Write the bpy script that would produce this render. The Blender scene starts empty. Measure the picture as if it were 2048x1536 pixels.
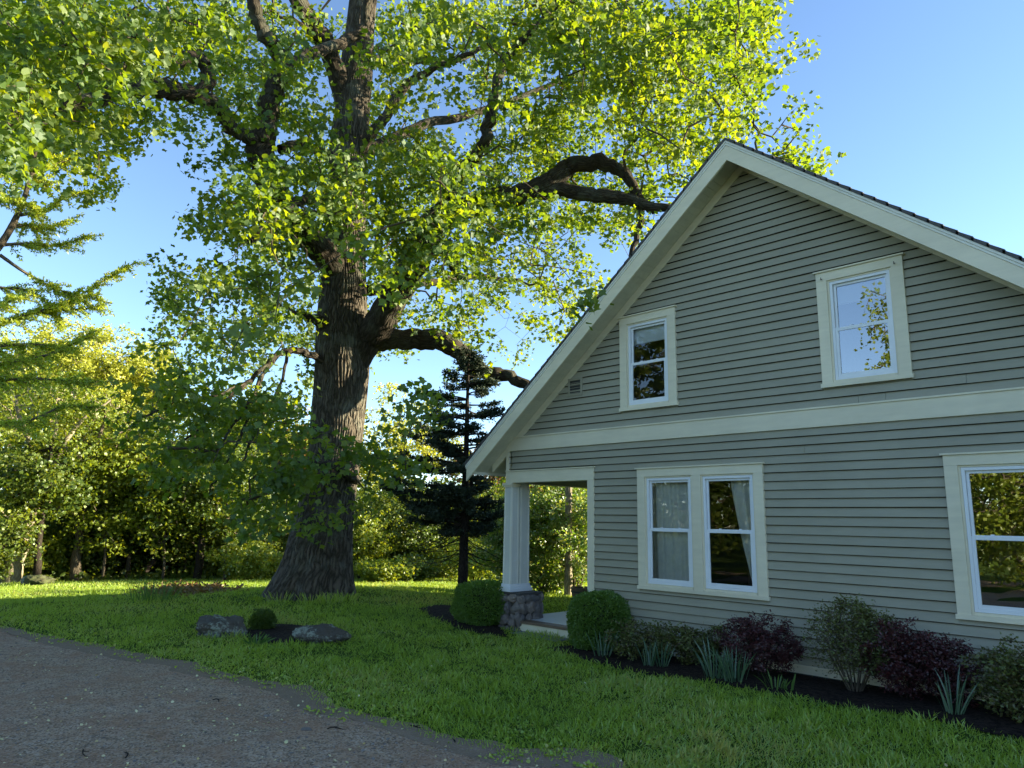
import bpy, bmesh, math
import numpy as np
from mathutils import Matrix, Vector, noise as mnoise
rng = np.random.default_rng(7)
SC = bpy.context.scene
COL = SC.collection
A = np.array

# ------------------------------------------------------------------ camera
FPX = 1438.97
YAW, PITCH, ROLL = math.radians(45.531), math.radians(10.787), math.radians(1.024)
EYE = A([0.0, -8.2, 1.6])
def _basis():
    f = A([-math.sin(YAW)*math.cos(PITCH), math.cos(YAW)*math.cos(PITCH), math.sin(PITCH)])
    r = A([math.cos(YAW), math.sin(YAW), 0.0]); u = np.cross(r, f)
    c, s = math.cos(ROLL), math.sin(ROLL)
    return c*r+s*u, -s*r+c*u, f
BR, BU, BF = _basis()
cam = bpy.data.objects.new('camera', bpy.data.cameras.new('camera')); COL.objects.link(cam)
m = Matrix.Identity(4)
for i in range(3):
    m[i][0] = BR[i]; m[i][1] = BU[i]; m[i][2] = -BF[i]; m[i][3] = EYE[i]
cam.matrix_world = m
cam.data.sensor_width = 36; cam.data.lens = 36*FPX/2048; cam.data.clip_end = 2000; cam.data.clip_start = .05
SC.camera = cam

# ------------------------------------------------------------------ sky, sun, exposure
SUN_AZ = math.radians(40)     # from +y (into the house) towards +x
SUN_EL = math.radians(14)
sd = Vector((math.sin(SUN_AZ)*math.cos(SUN_EL), math.cos(SUN_AZ)*math.cos(SUN_EL), math.sin(SUN_EL)))
w = bpy.data.worlds.new('World'); SC.world = w; w.use_nodes = True
nt = w.node_tree; bg = nt.nodes['Background']
sky = nt.nodes.new('ShaderNodeTexSky'); sky.sky_type = 'NISHITA'; sky.sun_disc = False
sky.sun_elevation = SUN_EL; sky.sun_rotation = SUN_AZ
sky.air_density = 0.75; sky.dust_density = 0.0; sky.ozone_density = 2.0
nt.links.new(sky.outputs[0], bg.inputs[0]); bg.inputs[1].default_value = 0.096
sun = bpy.data.lights.new('sun', 'SUN'); sun.energy = 5.0; sun.angle = math.radians(0.6); sun.color = (1, .87, .58)
so = bpy.data.objects.new('sun', sun); COL.objects.link(so)
so.rotation_euler = sd.to_track_quat('Z', 'Y').to_euler()
SC.view_settings.view_transform = 'Standard'; SC.view_settings.look = 'None'
SC.view_settings.exposure = 2.15; SC.view_settings.gamma = 1
SC.cycles.max_bounces = 7; SC.cycles.diffuse_bounces = 3; SC.cycles.glossy_bounces = 3
SC.cycles.transmission_bounces = 4; SC.cycles.transparent_max_bounces = 8

# ------------------------------------------------------------------ helpers
def ray(px, py):
    return BF*FPX + BR*(px-1024) + BU*(768-py)
def ath(px, py, h):            # point seen at (px, py) at horizontal distance h
    d = ray(px, py); return EYE + d*(h/math.hypot(d[0], d[1]))
def wall(px, py, v=0.0):
    d = ray(px, py); return EYE + d*((v-EYE[1])/d[1])
def sm(x, a, b):
    t = np.clip((x-a)/(b-a), 0, 1); return t*t*(3-2*t)
def gz(x, y):
    x = np.asarray(x, float); y = np.asarray(y, float)
    d = np.hypot(x, y+8.2)
    z = -0.048*np.maximum(0, d-16.0)
    z = np.where(d > 36, -0.048*20, z)
    z = z + 0.13*np.exp(-((x+14)**2+(y-0.0)**2)/5.0)
    z = z - 0.06*np.exp(-((x+6.5)**2/8+(y-0.3)**2/2.5))
    z = z + 0.025*np.sin(x*0.9+1)*np.sin(y*0.8) + 0.012*np.sin(x*2.3+y*1.1)
    return z
def gp(px, py):                # where the ray through (px, py) meets the ground
    d = ray(px, py); d = d/np.hypot(d[0], d[1]); s = 3.0
    while s < 80:
        p = EYE + d*s
        if p[2] < gz(p[0], p[1]): break
        s += 0.02
    return A([p[0], p[1], float(gz(p[0], p[1]))])
def onz(px, py, z):
    d = ray(px, py); return EYE + d*((z-EYE[2])/d[2])

class Geo:
    def __init__(s): s.v = []; s.f = []; s.n = 0; s.var = []; s.uv = []
    def add(s, v, f, var=None, uv=None):
        v = np.asarray(v, float); f = np.asarray(f, int)
        s.v.append(v); s.f.append(f+s.n); s.n += len(v)
        s.var.append(np.full(len(f), rng.random() if var is None else 0.0) if (var is None or np.isscalar(var)) else np.asarray(var))
        if np.isscalar(var): s.var[-1][:] = var
        s.uv.append(np.zeros((f.size, 2)) if uv is None else uv)
    def box(s, lo, hi, var=None):
        x0, y0, z0 = lo; x1, y1, z1 = hi
        s.add([(x0,y0,z0),(x1,y0,z0),(x1,y1,z0),(x0,y1,z0),(x0,y0,z1),(x1,y0,z1),(x1,y1,z1),(x0,y1,z1)],
              [(0,3,2,1),(4,5,6,7),(0,1,5,4),(1,2,6,5),(2,3,7,6),(3,0,4,7)], var)
    def hexa(s, P, var=None):      # 8 corners: bottom ring ccw then top ring ccw
        s.add(P, [(0,3,2,1),(4,5,6,7),(0,1,5,4),(1,2,6,5),(2,3,7,6),(3,0,4,7)], var)
    def quad(s, P, var=None): s.add(P, [(0,1,2,3)], var)
    def tube(s, P, R, k=6, cap=True, bump=0.0, var=None):
        P = np.asarray(P, float); R = np.asarray(R, float); n = len(P)
        T = np.gradient(P, axis=0); T /= np.linalg.norm(T, axis=1)[:, None]+1e-9
        a = A([0.31, 0.2, .93]) if abs(T[0][2]) < .9 else A([1.0, .1, 0])
        N = np.empty_like(P); v = np.cross(T[0], a); v /= np.linalg.norm(v)
        for i in range(n):
            v = v - T[i]*v.dot(T[i]); v /= np.linalg.norm(v)+1e-9; N[i] = v
        B = np.cross(T, N)
        th = np.linspace(0, 2*np.pi, k, endpoint=False)
        Rr = R[:, None]*np.ones((1, k))
        if bump: Rr = Rr*(1+bump*rng.normal(size=(n, k)))
        V = P[:, None]+Rr[:, :, None]*(np.cos(th)[None, :, None]*N[:, None]+np.sin(th)[None, :, None]*B[:, None])
        V = V.reshape(-1, 3)
        i = np.arange(n-1)[:, None]; j = np.arange(k)[None]
        q = np.stack([i*k+j, i*k+(j+1) % k, (i+1)*k+(j+1) % k, (i+1)*k+j], -1).reshape(-1, 4)
        L = np.concatenate([[0], np.cumsum(np.linalg.norm(np.diff(P, axis=0), axis=1))])
        Ru = max(R.max(), 1e-3)*2*np.pi
        u0 = (j/k*Ru)+0*i; u1 = ((j+1)/k*Ru)+0*i; l0 = L[:-1][:, None]+0*j; l1 = L[1:][:, None]+0*j
        uv = np.stack([np.stack([u0,l0],-1),np.stack([u1,l0],-1),np.stack([u1,l1],-1),np.stack([u0,l1],-1)],-2).reshape(-1,2)
        s.add(V, q, var, uv)
    def build(s, name, mat, parent=None, smooth=False, loc=None):
        me = bpy.data.meshes.new(name)
        V = np.concatenate(s.v); 
        if loc is not None: V = V-np.asarray(loc)
        me.vertices.add(len(V)); me.vertices.foreach_set('co', V.ravel())
        loops = np.concatenate([f.ravel() for f in s.f]); cnt = np.concatenate([np.full(len(f), f.shape[1]) for f in s.f])
        st = np.concatenate([[0], np.cumsum(cnt)[:-1]])
        me.loops.add(len(loops)); me.loops.foreach_set('vertex_index', loops.astype(np.int32))
        me.polygons.add(len(cnt)); me.polygons.foreach_set('loop_start', st.astype(np.int32))
        me.polygons.foreach_set('loop_total', cnt.astype(np.int32))
        at = me.attributes.new('var', 'FLOAT', 'FACE'); at.data.foreach_set('value', np.concatenate(s.var).astype(np.float32))
        uvl = me.uv_layers.new(name='UVMap'); uvl.data.foreach_set('uv', np.concatenate(s.uv).ravel().astype(np.float32))
        me.update(calc_edges=True); me.validate()
        me.polygons.foreach_set('use_smooth', np.full(len(cnt), bool(smooth)))
        o = bpy.data.objects.new(name, me); COL.objects.link(o)
        if mat: me.materials.append(mat)
        if parent: o.parent = parent
        elif loc is not None: o.location = loc
        return o

def tag(o, label=None, cat=None, group=None, kind=None):
    if label: o['label'] = label
    if cat: o['category'] = cat
    if group: o['group'] = group
    if kind: o['kind'] = kind
    return o
def thing(name, label, cat, loc, group=None):
    o = bpy.data.objects.new(name, None); COL.objects.link(o); o.location = Vector([float(c) for c in loc])
    o.empty_display_size = .2
    o['_b'] = 1; del o['_b']
    return tag(o, label, cat, group)

def part(name, geo, mat, root, smooth=False, parent=None, label=None):   # geometry in world coordinates -> child of root
    o = geo.build(name, mat, None, smooth)
    if parent is None: 
        o.parent = root; o.matrix_parent_inverse = Matrix.Translation(-root.location)
    else:
        o.parent = parent; o.matrix_parent_inverse = Matrix.Identity(4)
    if label: o['label'] = label
    return o

# ------------------------------------------------------------------ materials
class MT:
    def __init__(s, name):
        s.m = bpy.data.materials.new(name); s.m.use_nodes = True; s.t = s.m.node_tree; s.t.nodes.clear()
        s.out = s.t.nodes.new('ShaderNodeOutputMaterial')
    def n(s, typ, **kw):
        x = s.t.nodes.new('ShaderNode'+typ)
        for k, v in kw.items():
            if k.startswith('_'): setattr(x, k[1:], v)
            else:
                x.inputs[k.replace('__', ' ')].default_value = v
        return x
    def l(s, a, b): s.t.links.new(a, b)
    def noise(s, scale, detail=4, rough=.55, vec=None, dist=0):
        x = s.n('TexNoise'); x.inputs['Scale'].default_value = scale; x.inputs['Detail'].default_value = detail
        x.inputs['Roughness'].default_value = rough; x.inputs['Distortion'].default_value = dist
        if vec is not None: s.l(vec, x.inputs['Vector'])
        return x.outputs[0]
    def obj(s, scale=(1,1,1), src='Object'):
        c = s.n('TexCoord'); mp = s.n('Mapping'); mp.inputs['Scale'].default_value = scale
        s.l(c.outputs[src], mp.inputs[0]); return mp.outputs[0]
    def pos(s, scale=(1,1,1)):
        c = s.n('NewGeometry'); mp = s.n('Mapping'); mp.inputs['Scale'].default_value = scale
        s.l(c.outputs['Position'], mp.inputs[0]); return mp.outputs[0]
    def ramp(s, fac, stops, interp='LINEAR'):
        r = s.n('ValToRGB'); r.color_ramp.interpolation = interp
        e = r.color_ramp.elements
        while len(e) < len(stops): e.new(.5)
        for q, (p, c) in zip(e, stops): q.position = p; q.color = (*c, 1) if len(c) == 3 else c
        s.l(fac, r.inputs[0]); return r.outputs[0]
    def mix(s, fac, a, b, typ='MIX'):
        x = s.n('Mix'); x.data_type = 'RGBA'; x.blend_type = typ
        for sock, val in ((x.inputs[0], fac), (x.inputs[6], a), (x.inputs[7], b)):
            if hasattr(val, 'is_linked') or hasattr(val, 'links'): s.l(val, sock)
            else: sock.default_value = val if not isinstance(val, tuple) else ((*val, 1) if len(val) == 3 else val)
        return x.outputs[2]
    def bump(s, h, strength=.5, dist=.01):
        b = s.n('Bump'); b.inputs['Strength'].default_value = strength; b.inputs['Distance'].default_value = dist
        s.l(h, b.inputs['Height']); return b.outputs[0]
    def done(s, col, rough=.6, nor=None, spec=.4, metal=0):
        p = s.n('BsdfPrincipled'); p.inputs['Metallic'].default_value = metal
        p.inputs['Specular IOR Level'].default_value = spec
        if isinstance(col, tuple): p.inputs['Base Color'].default_value = (*col, 1)
        else: s.l(col, p.inputs['Base Color'])
        if isinstance(rough, (int, float)): p.inputs['Roughness'].default_value = rough
        else: s.l(rough, p.inputs['Roughness'])
        if nor is not None: s.l(nor, p.inputs['Normal'])
        s.l(p.outputs[0], s.out.inputs[0]); return s.m
    def attr(s, name='var'):
        a = s.n('Attribute'); a.attribute_name = name; return a.outputs['Fac']

def sc(c, k): return tuple(min(1, x*k) for x in c)
def leafmat(name, cols, trans=.45, tcol=(1.5, 1.35, .5), gloss=.06, rough=.45):
    t = MT(name)
    c = t.ramp(t.attr(), [(i/(len(cols)-1), k) for i, k in enumerate(cols)])
    d = t.n('BsdfDiffuse'); t.l(c, d.inputs[0])
    tc = t.mix(1.0, c, tcol, 'MULTIPLY')
    tr = t.n('BsdfTranslucent'); t.l(tc, tr.inputs[0])
    mx = t.n('MixShader'); mx.inputs[0].default_value = trans; t.l(d.outputs[0], mx.inputs[1]); t.l(tr.outputs[0], mx.inputs[2])
    g = t.n('BsdfGlossy'); g.inputs['Roughness'].default_value = rough; g.inputs[0].default_value = (.9, .95, 1, 1)
    m2 = t.n('MixShader'); m2.inputs[0].default_value = gloss; t.l(mx.outputs[0], m2.inputs[1]); t.l(g.outputs[0], m2.inputs[2])
    t.l(m2.outputs[0], t.out.inputs[0]); return t.m
def barkmat(name, dark, light, su=16, sv=3.2, strength=1.0, dist=.03, lichen=None):
    t = MT(name); v = t.obj((1, 1, 1), 'UV')
    mp = t.n('Mapping'); mp.inputs['Scale'].default_value = (su, sv, 1)
    wob = t.noise(3.0, 3, .5, v)
    cmb = t.mix(.12, v, wob, 'LINEAR_LIGHT'); t.l(cmb, mp.inputs[0])
    vo = t.n('TexVoronoi'); vo.feature = 'DISTANCE_TO_EDGE'; t.l(mp.outputs[0], vo.inputs[0]); vo.inputs['Scale'].default_value = 1
    fine = t.noise(60, 5, .6, v)
    h = t.ramp(vo.outputs[0], [(0, (0,0,0)), (.22, (.75,)*3), (.5, (1,)*3)])
    h2 = t.mix(.25, h, fine)
    col = t.mix(h2, dark, light)
    if lichen:
        ln = t.noise(2.2, 6, .65, t.pos()); lm = t.ramp(ln, [(.5, (0,0,0)), (.68, (.6,)*3)])
        col = t.mix(lm, col, lichen)
    return t.done(col, .9, t.bump(h2, strength, dist), .15)
def plain(name, col, rough=.6, var=.12, ns=6, bs=120, bst=.15, spec=.35, metal=0):
    t = MT(name); n1 = t.noise(ns, 5, .6, t.pos())
    c = t.mix(t.ramp(n1, [(.3, (0,)*3), (.7, (1,)*3)]), sc(col, 1-var), sc(col, 1+var))
    return t.done(c, rough, t.bump(t.noise(bs, 3, .6, t.pos()), bst, .003), spec, metal)

M = {}
def paint(name, col, grain=(8, 60, 60), worn=None, rough=.5):
    t = MT(name)
    big = t.noise(1.3, 5, .6, t.pos()); streak = t.noise(2.2, 6, .65, t.pos((1, 1, 7)) if grain[0] < grain[2] else t.pos((7, 7, .8)))
    f = t.mix(.5, big, streak); k = t.ramp(f, [(.3, (0,)*3), (.7, (1,)*3)])
    c = t.mix(k, sc(col, .86), sc(col, 1.12))
    c = t.mix(t.ramp(t.attr(), [(0, (0,)*3), (1, (.22,)*3)]), c, sc(col, .72))
    if worn:
        wn = t.noise(9, 8, .75, t.pos((1, 1, 3))); c = t.mix(t.ramp(wn, [(.60, (0,)*3), (.66, (.8,)*3)]), c, worn)
    h = t.noise(7, 6, .7, t.pos(grain))
    return t.done(c, rough, t.bump(h, .35, .004), .35)
M['siding'] = paint('siding_paint', (.345, .325, .240), (2, 2, 60))
M['trim'] = paint('cream_trim_paint', (.77, .70, .52), (3, 3, 40))
M['trimv'] = paint('cream_trim_upright', (.77, .70, .52), (40, 40, 2))
M['trim_worn'] = paint('worn_cream_paint', (.80, .78, .68), (40, 40, 2), (.75, .78, .8))
M['column'] = paint('column_paint', (.66, .66, .60), (40, 40, 2), (.72, .75, .78))
M['soffit'] = paint('soffit_paint', (.66, .63, .50), (40, 40, 2))
M['white'] = plain('white_vinyl', (.78, .80, .82), .35, .04, 3, 200, .05)
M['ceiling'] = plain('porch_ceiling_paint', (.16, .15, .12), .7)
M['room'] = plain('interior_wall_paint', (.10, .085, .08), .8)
M['curtain'] = plain('linen_curtain', (.80, .78, .70), .9, .08, 12)
M['shade'] = plain('roller_shade_fabric', (.80, .82, .80), .8, .04)
M['dark_metal'] = plain('dark_metal', (.05, .05, .05), .5)
M['lip_shadow'] = plain('lip_shadow_black', (.012, .012, .012), .95, .1, 6, 120, .1, .05)  # strip colour standing in for the shadow below the board lips
M['board'] = paint('brown_deck_board', (.16, .11, .075), (3, 40, 40))
M['deck'] = plain('pale_porch_floor_paint', (.62, .66, .70), .35, .08, 5)
def glass(name='window_glass', ior=1.65):
    t = MT(name); f = t.n('Fresnel'); f.inputs[0].default_value = ior
    nb = t.noise(1.6, 2, .4, t.pos()); nr = t.bump(nb, .05, .02)
    g = t.n('BsdfGlossy'); g.inputs['Roughness'].default_value = .0; t.l(nr, g.inputs['Normal'])
    tr = t.n('BsdfTransparent'); tr.inputs[0].default_value = (.82, .86, .86, 1)
    mx = t.n('MixShader'); t.l(f.outputs[0], mx.inputs[0]); t.l(tr.outputs[0], mx.inputs[1]); t.l(g.outputs[0], mx.inputs[2])
    t.l(mx.outputs[0], t.out.inputs[0]); return t.m
M['glass'] = glass(); M['coated_glass'] = glass('coated_glass', 3.4)
def shingles():
    t = MT('asphalt_shingles'); n = t.noise(2, 3, .5, t.pos()); g = t.noise(150, 3, .7, t.pos())
    c = t.mix(n, (.05, .05, .055), (.09, .085, .08)); c = t.mix(t.ramp(g, [(.4, (0,)*3), (.6, (1,)*3)]), c, (.12, .12, .12))
    return t.done(c, .95, t.bump(g, .5, .004), .1)
M['shingle'] = shingles()
def stonemat(name, a, b, c3, lich=None):
    t = MT(name); p = t.pos(); n = t.noise(3.5, 8, .68, p); v = t.attr()
    c = t.mix(v, a, b); c = t.mix(t.ramp(n, [(.35, (0,)*3), (.65, (1,)*3)]), c, c3)
    if lich:
        ln = t.noise(16, 8, .75, p); lb = t.noise(1.8, 3, .5, p)
        mk = t.mix(.5, ln, lb); c = t.mix(t.ramp(mk, [(.48, (0,)*3), (.54, (1,)*3)]), c, lich)
        sp = t.n('TexVoronoi'); t.l(p, sp.inputs[0]); sp.inputs['Scale'].default_value = 28
        c = t.mix(t.ramp(sp.outputs[0], [(.1, (.5,)*3), (.3, (0,)*3)]), c, (.03, .035, .03))
    h = t.noise(26, 8, .7, p)
    return t.done(c, .9, t.bump(h, .7, .02), .2)
M['stone'] = stonemat('fieldstone', (.12, .12, .13), (.30, .24, .20), (.19, .17, .155))
M['mortar'] = plain('mortar', (.075, .07, .065), .95, .2)
M['granite'] = stonemat('granite_slab', (.22, .23, .25), (.26, .27, .28), (.16, .17, .18))
M['boulder'] = stonemat('lichen_boulder', (.055, .045, .035), (.09, .075, .06), (.10, .095, .085), (.26, .29, .24))
M['moss'] = stonemat('mossy_rock', (.05, .06, .03), (.09, .08, .05), (.07, .10, .03), (.22, .24, .2))
def groundmat():
    t = MT('lawn_soil'); p = t.pos(); n = t.noise(.55, 5, .6, p); f = t.noise(28, 5, .7, p)
    c = t.mix(t.ramp(n, [(.35, (0,)*3), (.65, (1,)*3)]), (.075, .135, .022), (.11, .17, .03))
    c = t.mix(t.ramp(f, [(.3, (.6,)*3), (.7, (0,)*3)]), c, (.022, .036, .010))
    return t.done(c, 1, t.bump(f, 1.0, .05), .05)
M['ground'] = groundmat()
def gravel():
    t = MT('gravel_driveway'); p = t.pos()
    v = t.n('TexVoronoi'); t.l(p, v.inputs[0]); v.inputs['Scale'].default_value = 75
    v2 = t.n('TexVoronoi'); t.l(p, v2.inputs[0]); v2.inputs['Scale'].default_value = 26
    big = t.noise(.8, 6, .6, p); mid = t.noise(9, 6, .7, p)
    c = t.mix(t.ramp(big, [(.35, (0,)*3), (.65, (1,)*3)]), (.36, .24, .15), (.42, .305, .21))
    sep = t.n('SeparateColor'); t.l(v.outputs['Color'], sep.inputs[0])
    c = t.mix(t.ramp(sep.outputs[0], [(.35, (0,)*3), (1, (.75,)*3)]), c, (.50, .42, .35))
    c = t.mix(t.ramp(sep.outputs[1], [(.55, (0,)*3), (1, (.8,)*3)]), c, (.04, .035, .032))
    c = t.mix(t.ramp(mid, [(.3, (.45,)*3), (.55, (0,)*3)]), c, (.10, .078, .062))
    pt = t.noise(2.6, 6, .65, p, .6); c = t.mix(t.ramp(pt, [(.45, (0,)*3), (.62, (.55,)*3)]), c, (.30, .175, .11))
    h = t.mix(.5, v.outputs[0], v2.outputs[0]); h = t.mix(.4, h, mid)
    return t.done(c, .95, t.bump(h, .8, .03), .15)
M['gravel'] = gravel()
def mulch():
    t = MT('dark_mulch'); p = t.pos(); v = t.n('TexVoronoi'); t.l(p, v.inputs[0]); v.inputs['Scale'].default_value = 38
    sep = t.n('SeparateColor'); t.l(v.outputs['Color'], sep.inputs[0])
    c = t.mix(sep.outputs[0], (.012, .009, .008), (.05, .036, .030))
    return t.done(c, .95, t.bump(t.noise(45, 6, .7, p), 1, .04), .1)
M['mulch'] = mulch()
M['bark_big'] = barkmat('furrowed_bark', (.026, .021, .016), (.17, .145, .12), 15, 2.6, 1.0, .05, (.20, .21, .18))
M['bark_limb'] = barkmat('limb_bark', (.020, .016, .013), (.085, .070, .055), 18, 4, .9, .03, (.13, .14, .11))
M['bark_dark'] = barkmat('dark_bark', (.014, .011, .010), (.055, .045, .036), 30, 8, .8, .01)
M['bark_grey'] = barkmat('grey_bark', (.05, .042, .032), (.20, .165, .12), 26, 5, .8, .02)
M['bark_pale'] = barkmat('pale_bark', (.14, .12, .09), (.42, .37, .27), 26, 5, .6, .01)
M['twig'] = plain('twig_bark', (.075, .058, .042), .9, .3)
G = lambda r, g, b: (r, g, b)
M['tulip'] = leafmat('tulip_tree_leaf', [(.045, .105, .016), (.075, .15, .020), (.105, .18, .022), (.16, .22, .03)], .60, (2.7, 2.0, .28), .04, .6)
M['yellow'] = leafmat('spring_yellow_leaf', [(.33, .37, .045), (.43, .46, .06), (.54, .54, .085)], .45, (1.15, 1.1, .5), .04)
M['lime'] = leafmat('lime_leaf', [(.13, .20, .02), (.19, .26, .025), (.26, .30, .035)], .5, (1.8, 1.5, .4), .04)
M['midgreen'] = leafmat('woodland_leaf', [(.06, .11, .018), (.10, .16, .022), (.16, .20, .03)], .5, (2.0, 1.6, .4), .04)
M['deep'] = leafmat('deep_green_leaf', [(.05, .09, .015), (.08, .135, .02), (.12, .18, .028)], .45, (1.6, 1.4, .5), .04)
M['russet'] = leafmat('russet_leaf', [(.14, .10, .03), (.20, .11, .04), (.18, .15, .04)], .4, (1.4, 1.1, .5), .04)
M['lilac'] = leafmat('lilac_leaf', [(.09, .19, .03), (.13, .25, .035), (.18, .28, .05), (.36, .40, .28)], .5, (1.8, 1.5, .4), .08)
M['spruce'] = leafmat('spruce_needle', [(.022, .036, .020), (.032, .052, .028), (.05, .07, .038)], .2, (1, 1, 1), .04, .6)
M['larch'] = leafmat('larch_needle', [(.24, .36, .04), (.32, .44, .05), (.38, .48, .06), (.40, .42, .09)], .6, (1.8, 1.5, .4), .04)
M['box'] = leafmat('boxwood_leaf', [(.07, .14, .018), (.11, .21, .022), (.15, .27, .028)], .3, (1.3, 1.3, .5), .05)
M['barberry'] = leafmat('barberry_leaf', [(.045, .013, .014), (.072, .018, .019), (.11, .028, .028)], .3, (1.6, .8, .8), .05)
M['holly'] = leafmat('bronze_green_leaf', [(.075, .05, .018), (.09, .09, .022), (.12, .16, .03), (.15, .15, .04)], .25, (1.3, 1.3, .5), .045, .5)
M['daff'] = leafmat('daffodil_leaf', [(.05, .11, .055), (.075, .15, .075), (.11, .19, .10)], .3, (1.2, 1.3, .6), .06)
M['weed'] = leafmat('weed_leaf', [(.07, .15, .03), (.11, .20, .04)], .35, (1.3, 1.3, .5), .04)
M['grass'] = leafmat('grass_blade', [(.21, .34, .036), (.28, .43, .045), (.33, .46, .058), (.32, .46, .15), (.44, .46, .13)], .36, (1.9, 1.5, .4), .035, .5)
M['petal'] = leafmat('fallen_petal', [(.60, .58, .30), (.75, .70, .45), (.50, .38, .16)], .2, (1, 1, .8), .03)

# ------------------------------------------------------------------ leaf clouds
T_TULIP = A([(0,0),(.30,.06),(.50,.28),(.32,.52),(.44,.92),(.0,.76),(-.44,.92),(-.32,.52),(-.50,.28),(-.30,.06)])
T_OVAL = A([(0,0),(.24,.28),(.20,.68),(0,1),(-.20,.68),(-.24,.28)])
T_DIAM = A([(0,0),(.34,.42),(0,1),(-.34,.42)])
T_NEED = A([(0,0),(.10,.45),(0,1),(-.10,.45)])
T_CLUMP = A([(0,0),(.42,.12),(.30,.42),(.55,.70),(.12,.86),(-.10,1.05),(-.32,.72),(-.58,.52),(-.30,.22)])
def unit(v): return v/(np.linalg.norm(v, axis=-1, keepdims=True)+1e-9)
def leaves(geo, C, size, tmpl, droop=.5, flat=.5, D=None, var=None, fold=.18, hmin=.65, hmax=1.2):
    n = len(C); k = len(tmpl)
    if D is None:
        D = rng.normal(size=(n, 3)); D[:, 2] = D[:, 2]*.5-droop
    D = unit(D)
    N = rng.normal(size=(n, 3))*(1-flat); N[:, 2] += flat*1.6
    N = unit(N-D*np.sum(N*D, 1)[:, None]); S = np.cross(D, N)
    sz = np.asarray(size)*rng.uniform(hmin, hmax, n)
    t = tmpl
    bend = -fold*(t[:, 1]**2)+fold*1.2*np.abs(t[:, 0])
    V = C[:, None]+sz[:, None, None]*(t[None, :, 0, None]*S[:, None]+t[None, :, 1, None]*D[:, None]+bend[None, :, None]*N[:, None])
    F = np.arange(n*k).reshape(n, k)
    geo.add(V.reshape(-1, 3), F, rng.random(n) if var is None else var)

def spline(P, n=8):
    P = np.asarray(P, float)
    if len(P) < 3: 
        t = np.linspace(0, 1, n)[:, None]; return P[0]*(1-t)+P[-1]*t
    out = []
    Q = np.vstack([2*P[0]-P[1], P, 2*P[-1]-P[-2]])
    for i in range(1, len(Q)-2):
        for t in np.linspace(0, 1, n, endpoint=False):
            a, b, c, d = Q[i-1], Q[i], Q[i+1], Q[i+2]
            out.append(.5*((2*b)+(c-a)*t+(2*a-5*b+4*c-d)*t*t+(3*b-a-3*c+d)*t**3))
    out.append(P[-1]); return A(out)

def grow(geo, nodes, targets, r0=.006, rpow=.42, sag=.12, side=4, maxr=.12):
    """branch every target to the nearest wood so far; thickness by the pipe model"""
    nodes = list(map(tuple, nodes)); base = len(nodes)
    N = np.zeros((base+len(targets)*3, 3)); N[:base] = nodes
    par = np.full(len(N), -1); cnt = base
    segs = []
    d0 = np.array([np.min(np.sum((N[:base]-t)**2, 1)) for t in targets])
    for ti in np.argsort(d0):
        t = targets[ti]; d2 = np.sum((N[:cnt]-t)**2, 1)
        j = int(np.argmin(d2)); a = N[j]; L = math.sqrt(d2[j])
        j0 = j
        for f in (.35, .7, 1.0):
            p = a+(t-a)*f
            if f < 1: p = p+rng.normal(size=3)*L*.09; p[2] += L*sag*(1-f)
            N[cnt] = p; par[cnt] = j0; j0 = cnt; cnt += 1
    load = np.zeros(cnt); load[base:] = 1/3
    for i in range(cnt-1, base-1, -1):
        if par[i] >= 0: load[par[i]] += load[i]
    r = np.minimum(r0*np.maximum(load, .3)**rpow, maxr)
    for i in range(base+2, cnt, 3):
        P = [N[par[i-2]], N[i-2], N[i-1], N[i]]; 
        rs = [min(r[i-2]*1.15, maxr), r[i-2], r[i-1], r[i]*.7]
        geo.tube(P, rs, side)

def frac(n, lo, hi): return rng.uniform(lo, hi, n)

# ================================================================== SETTING
def grid_sheet(xs, ys, zf):
    X, Y = np.meshgrid(xs, ys); Z = zf(X, Y); V = np.stack([X, Y, Z], -1).reshape(-1, 3)
    nx = len(xs); i, j = np.meshgrid(np.arange(len(ys)-1), np.arange(nx-1), indexing='ij')
    F = np.stack([i*nx+j, i*nx+j+1, (i+1)*nx+j+1, (i+1)*nx+j], -1).reshape(-1, 4)
    return V, F
g = Geo()
xs = np.concatenate([[-600, -300, -150, -80], np.arange(-50, 12, .4), [14, 20, 40, 90, 200, 600]])
ys = np.concatenate([[-600, -300, -150, -70, -40, -25], np.arange(-18, 40, .4), [45, 60, 90, 150, 300, 600]])
g.add(*grid_sheet(xs, ys, gz), var=.5)
tag(g.build('lawn', M['ground'], smooth=True), kind='structure')

EDGE = [gp(*p)[:2] for p in [(-500,1235),(-150,1250),(0,1262),(150,1290),(290,1318),(400,1343),(520,1372),(620,1400),(690,1428),(750,1455),(900,1487),(1080,1520),(1200,1545)]]
EDGE = A(EDGE+[A([-1.9,-5.5]), A([-.6,-6.3]), A([1.5, -7.4]), A([5, -9])])
EX = spline(np.c_[EDGE, np.zeros(len(EDGE))], 30)[:, :2]
def wob(p): return .14*mnoise.noise(Vector((p[0]*1.3, p[1]*1.3, 0)))+.05*mnoise.noise(Vector((p[0]*4, p[1]*4, 3)))
tn = np.gradient(EX, axis=0); tn = unit(tn); nn = np.c_[-tn[:, 1], tn[:, 0]]   # normal
if nn[10].dot(A([0, 1])) < 0: nn = -nn
EW = EX+nn*A([wob(p) for p in EX])[:, None]
rows = 60; offs = np.concatenate([np.linspace(0, 6, rows), [9, 14]])
DR = EW[None]-offs[:, None, None]*nn[None]*A([1, 1])
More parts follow.
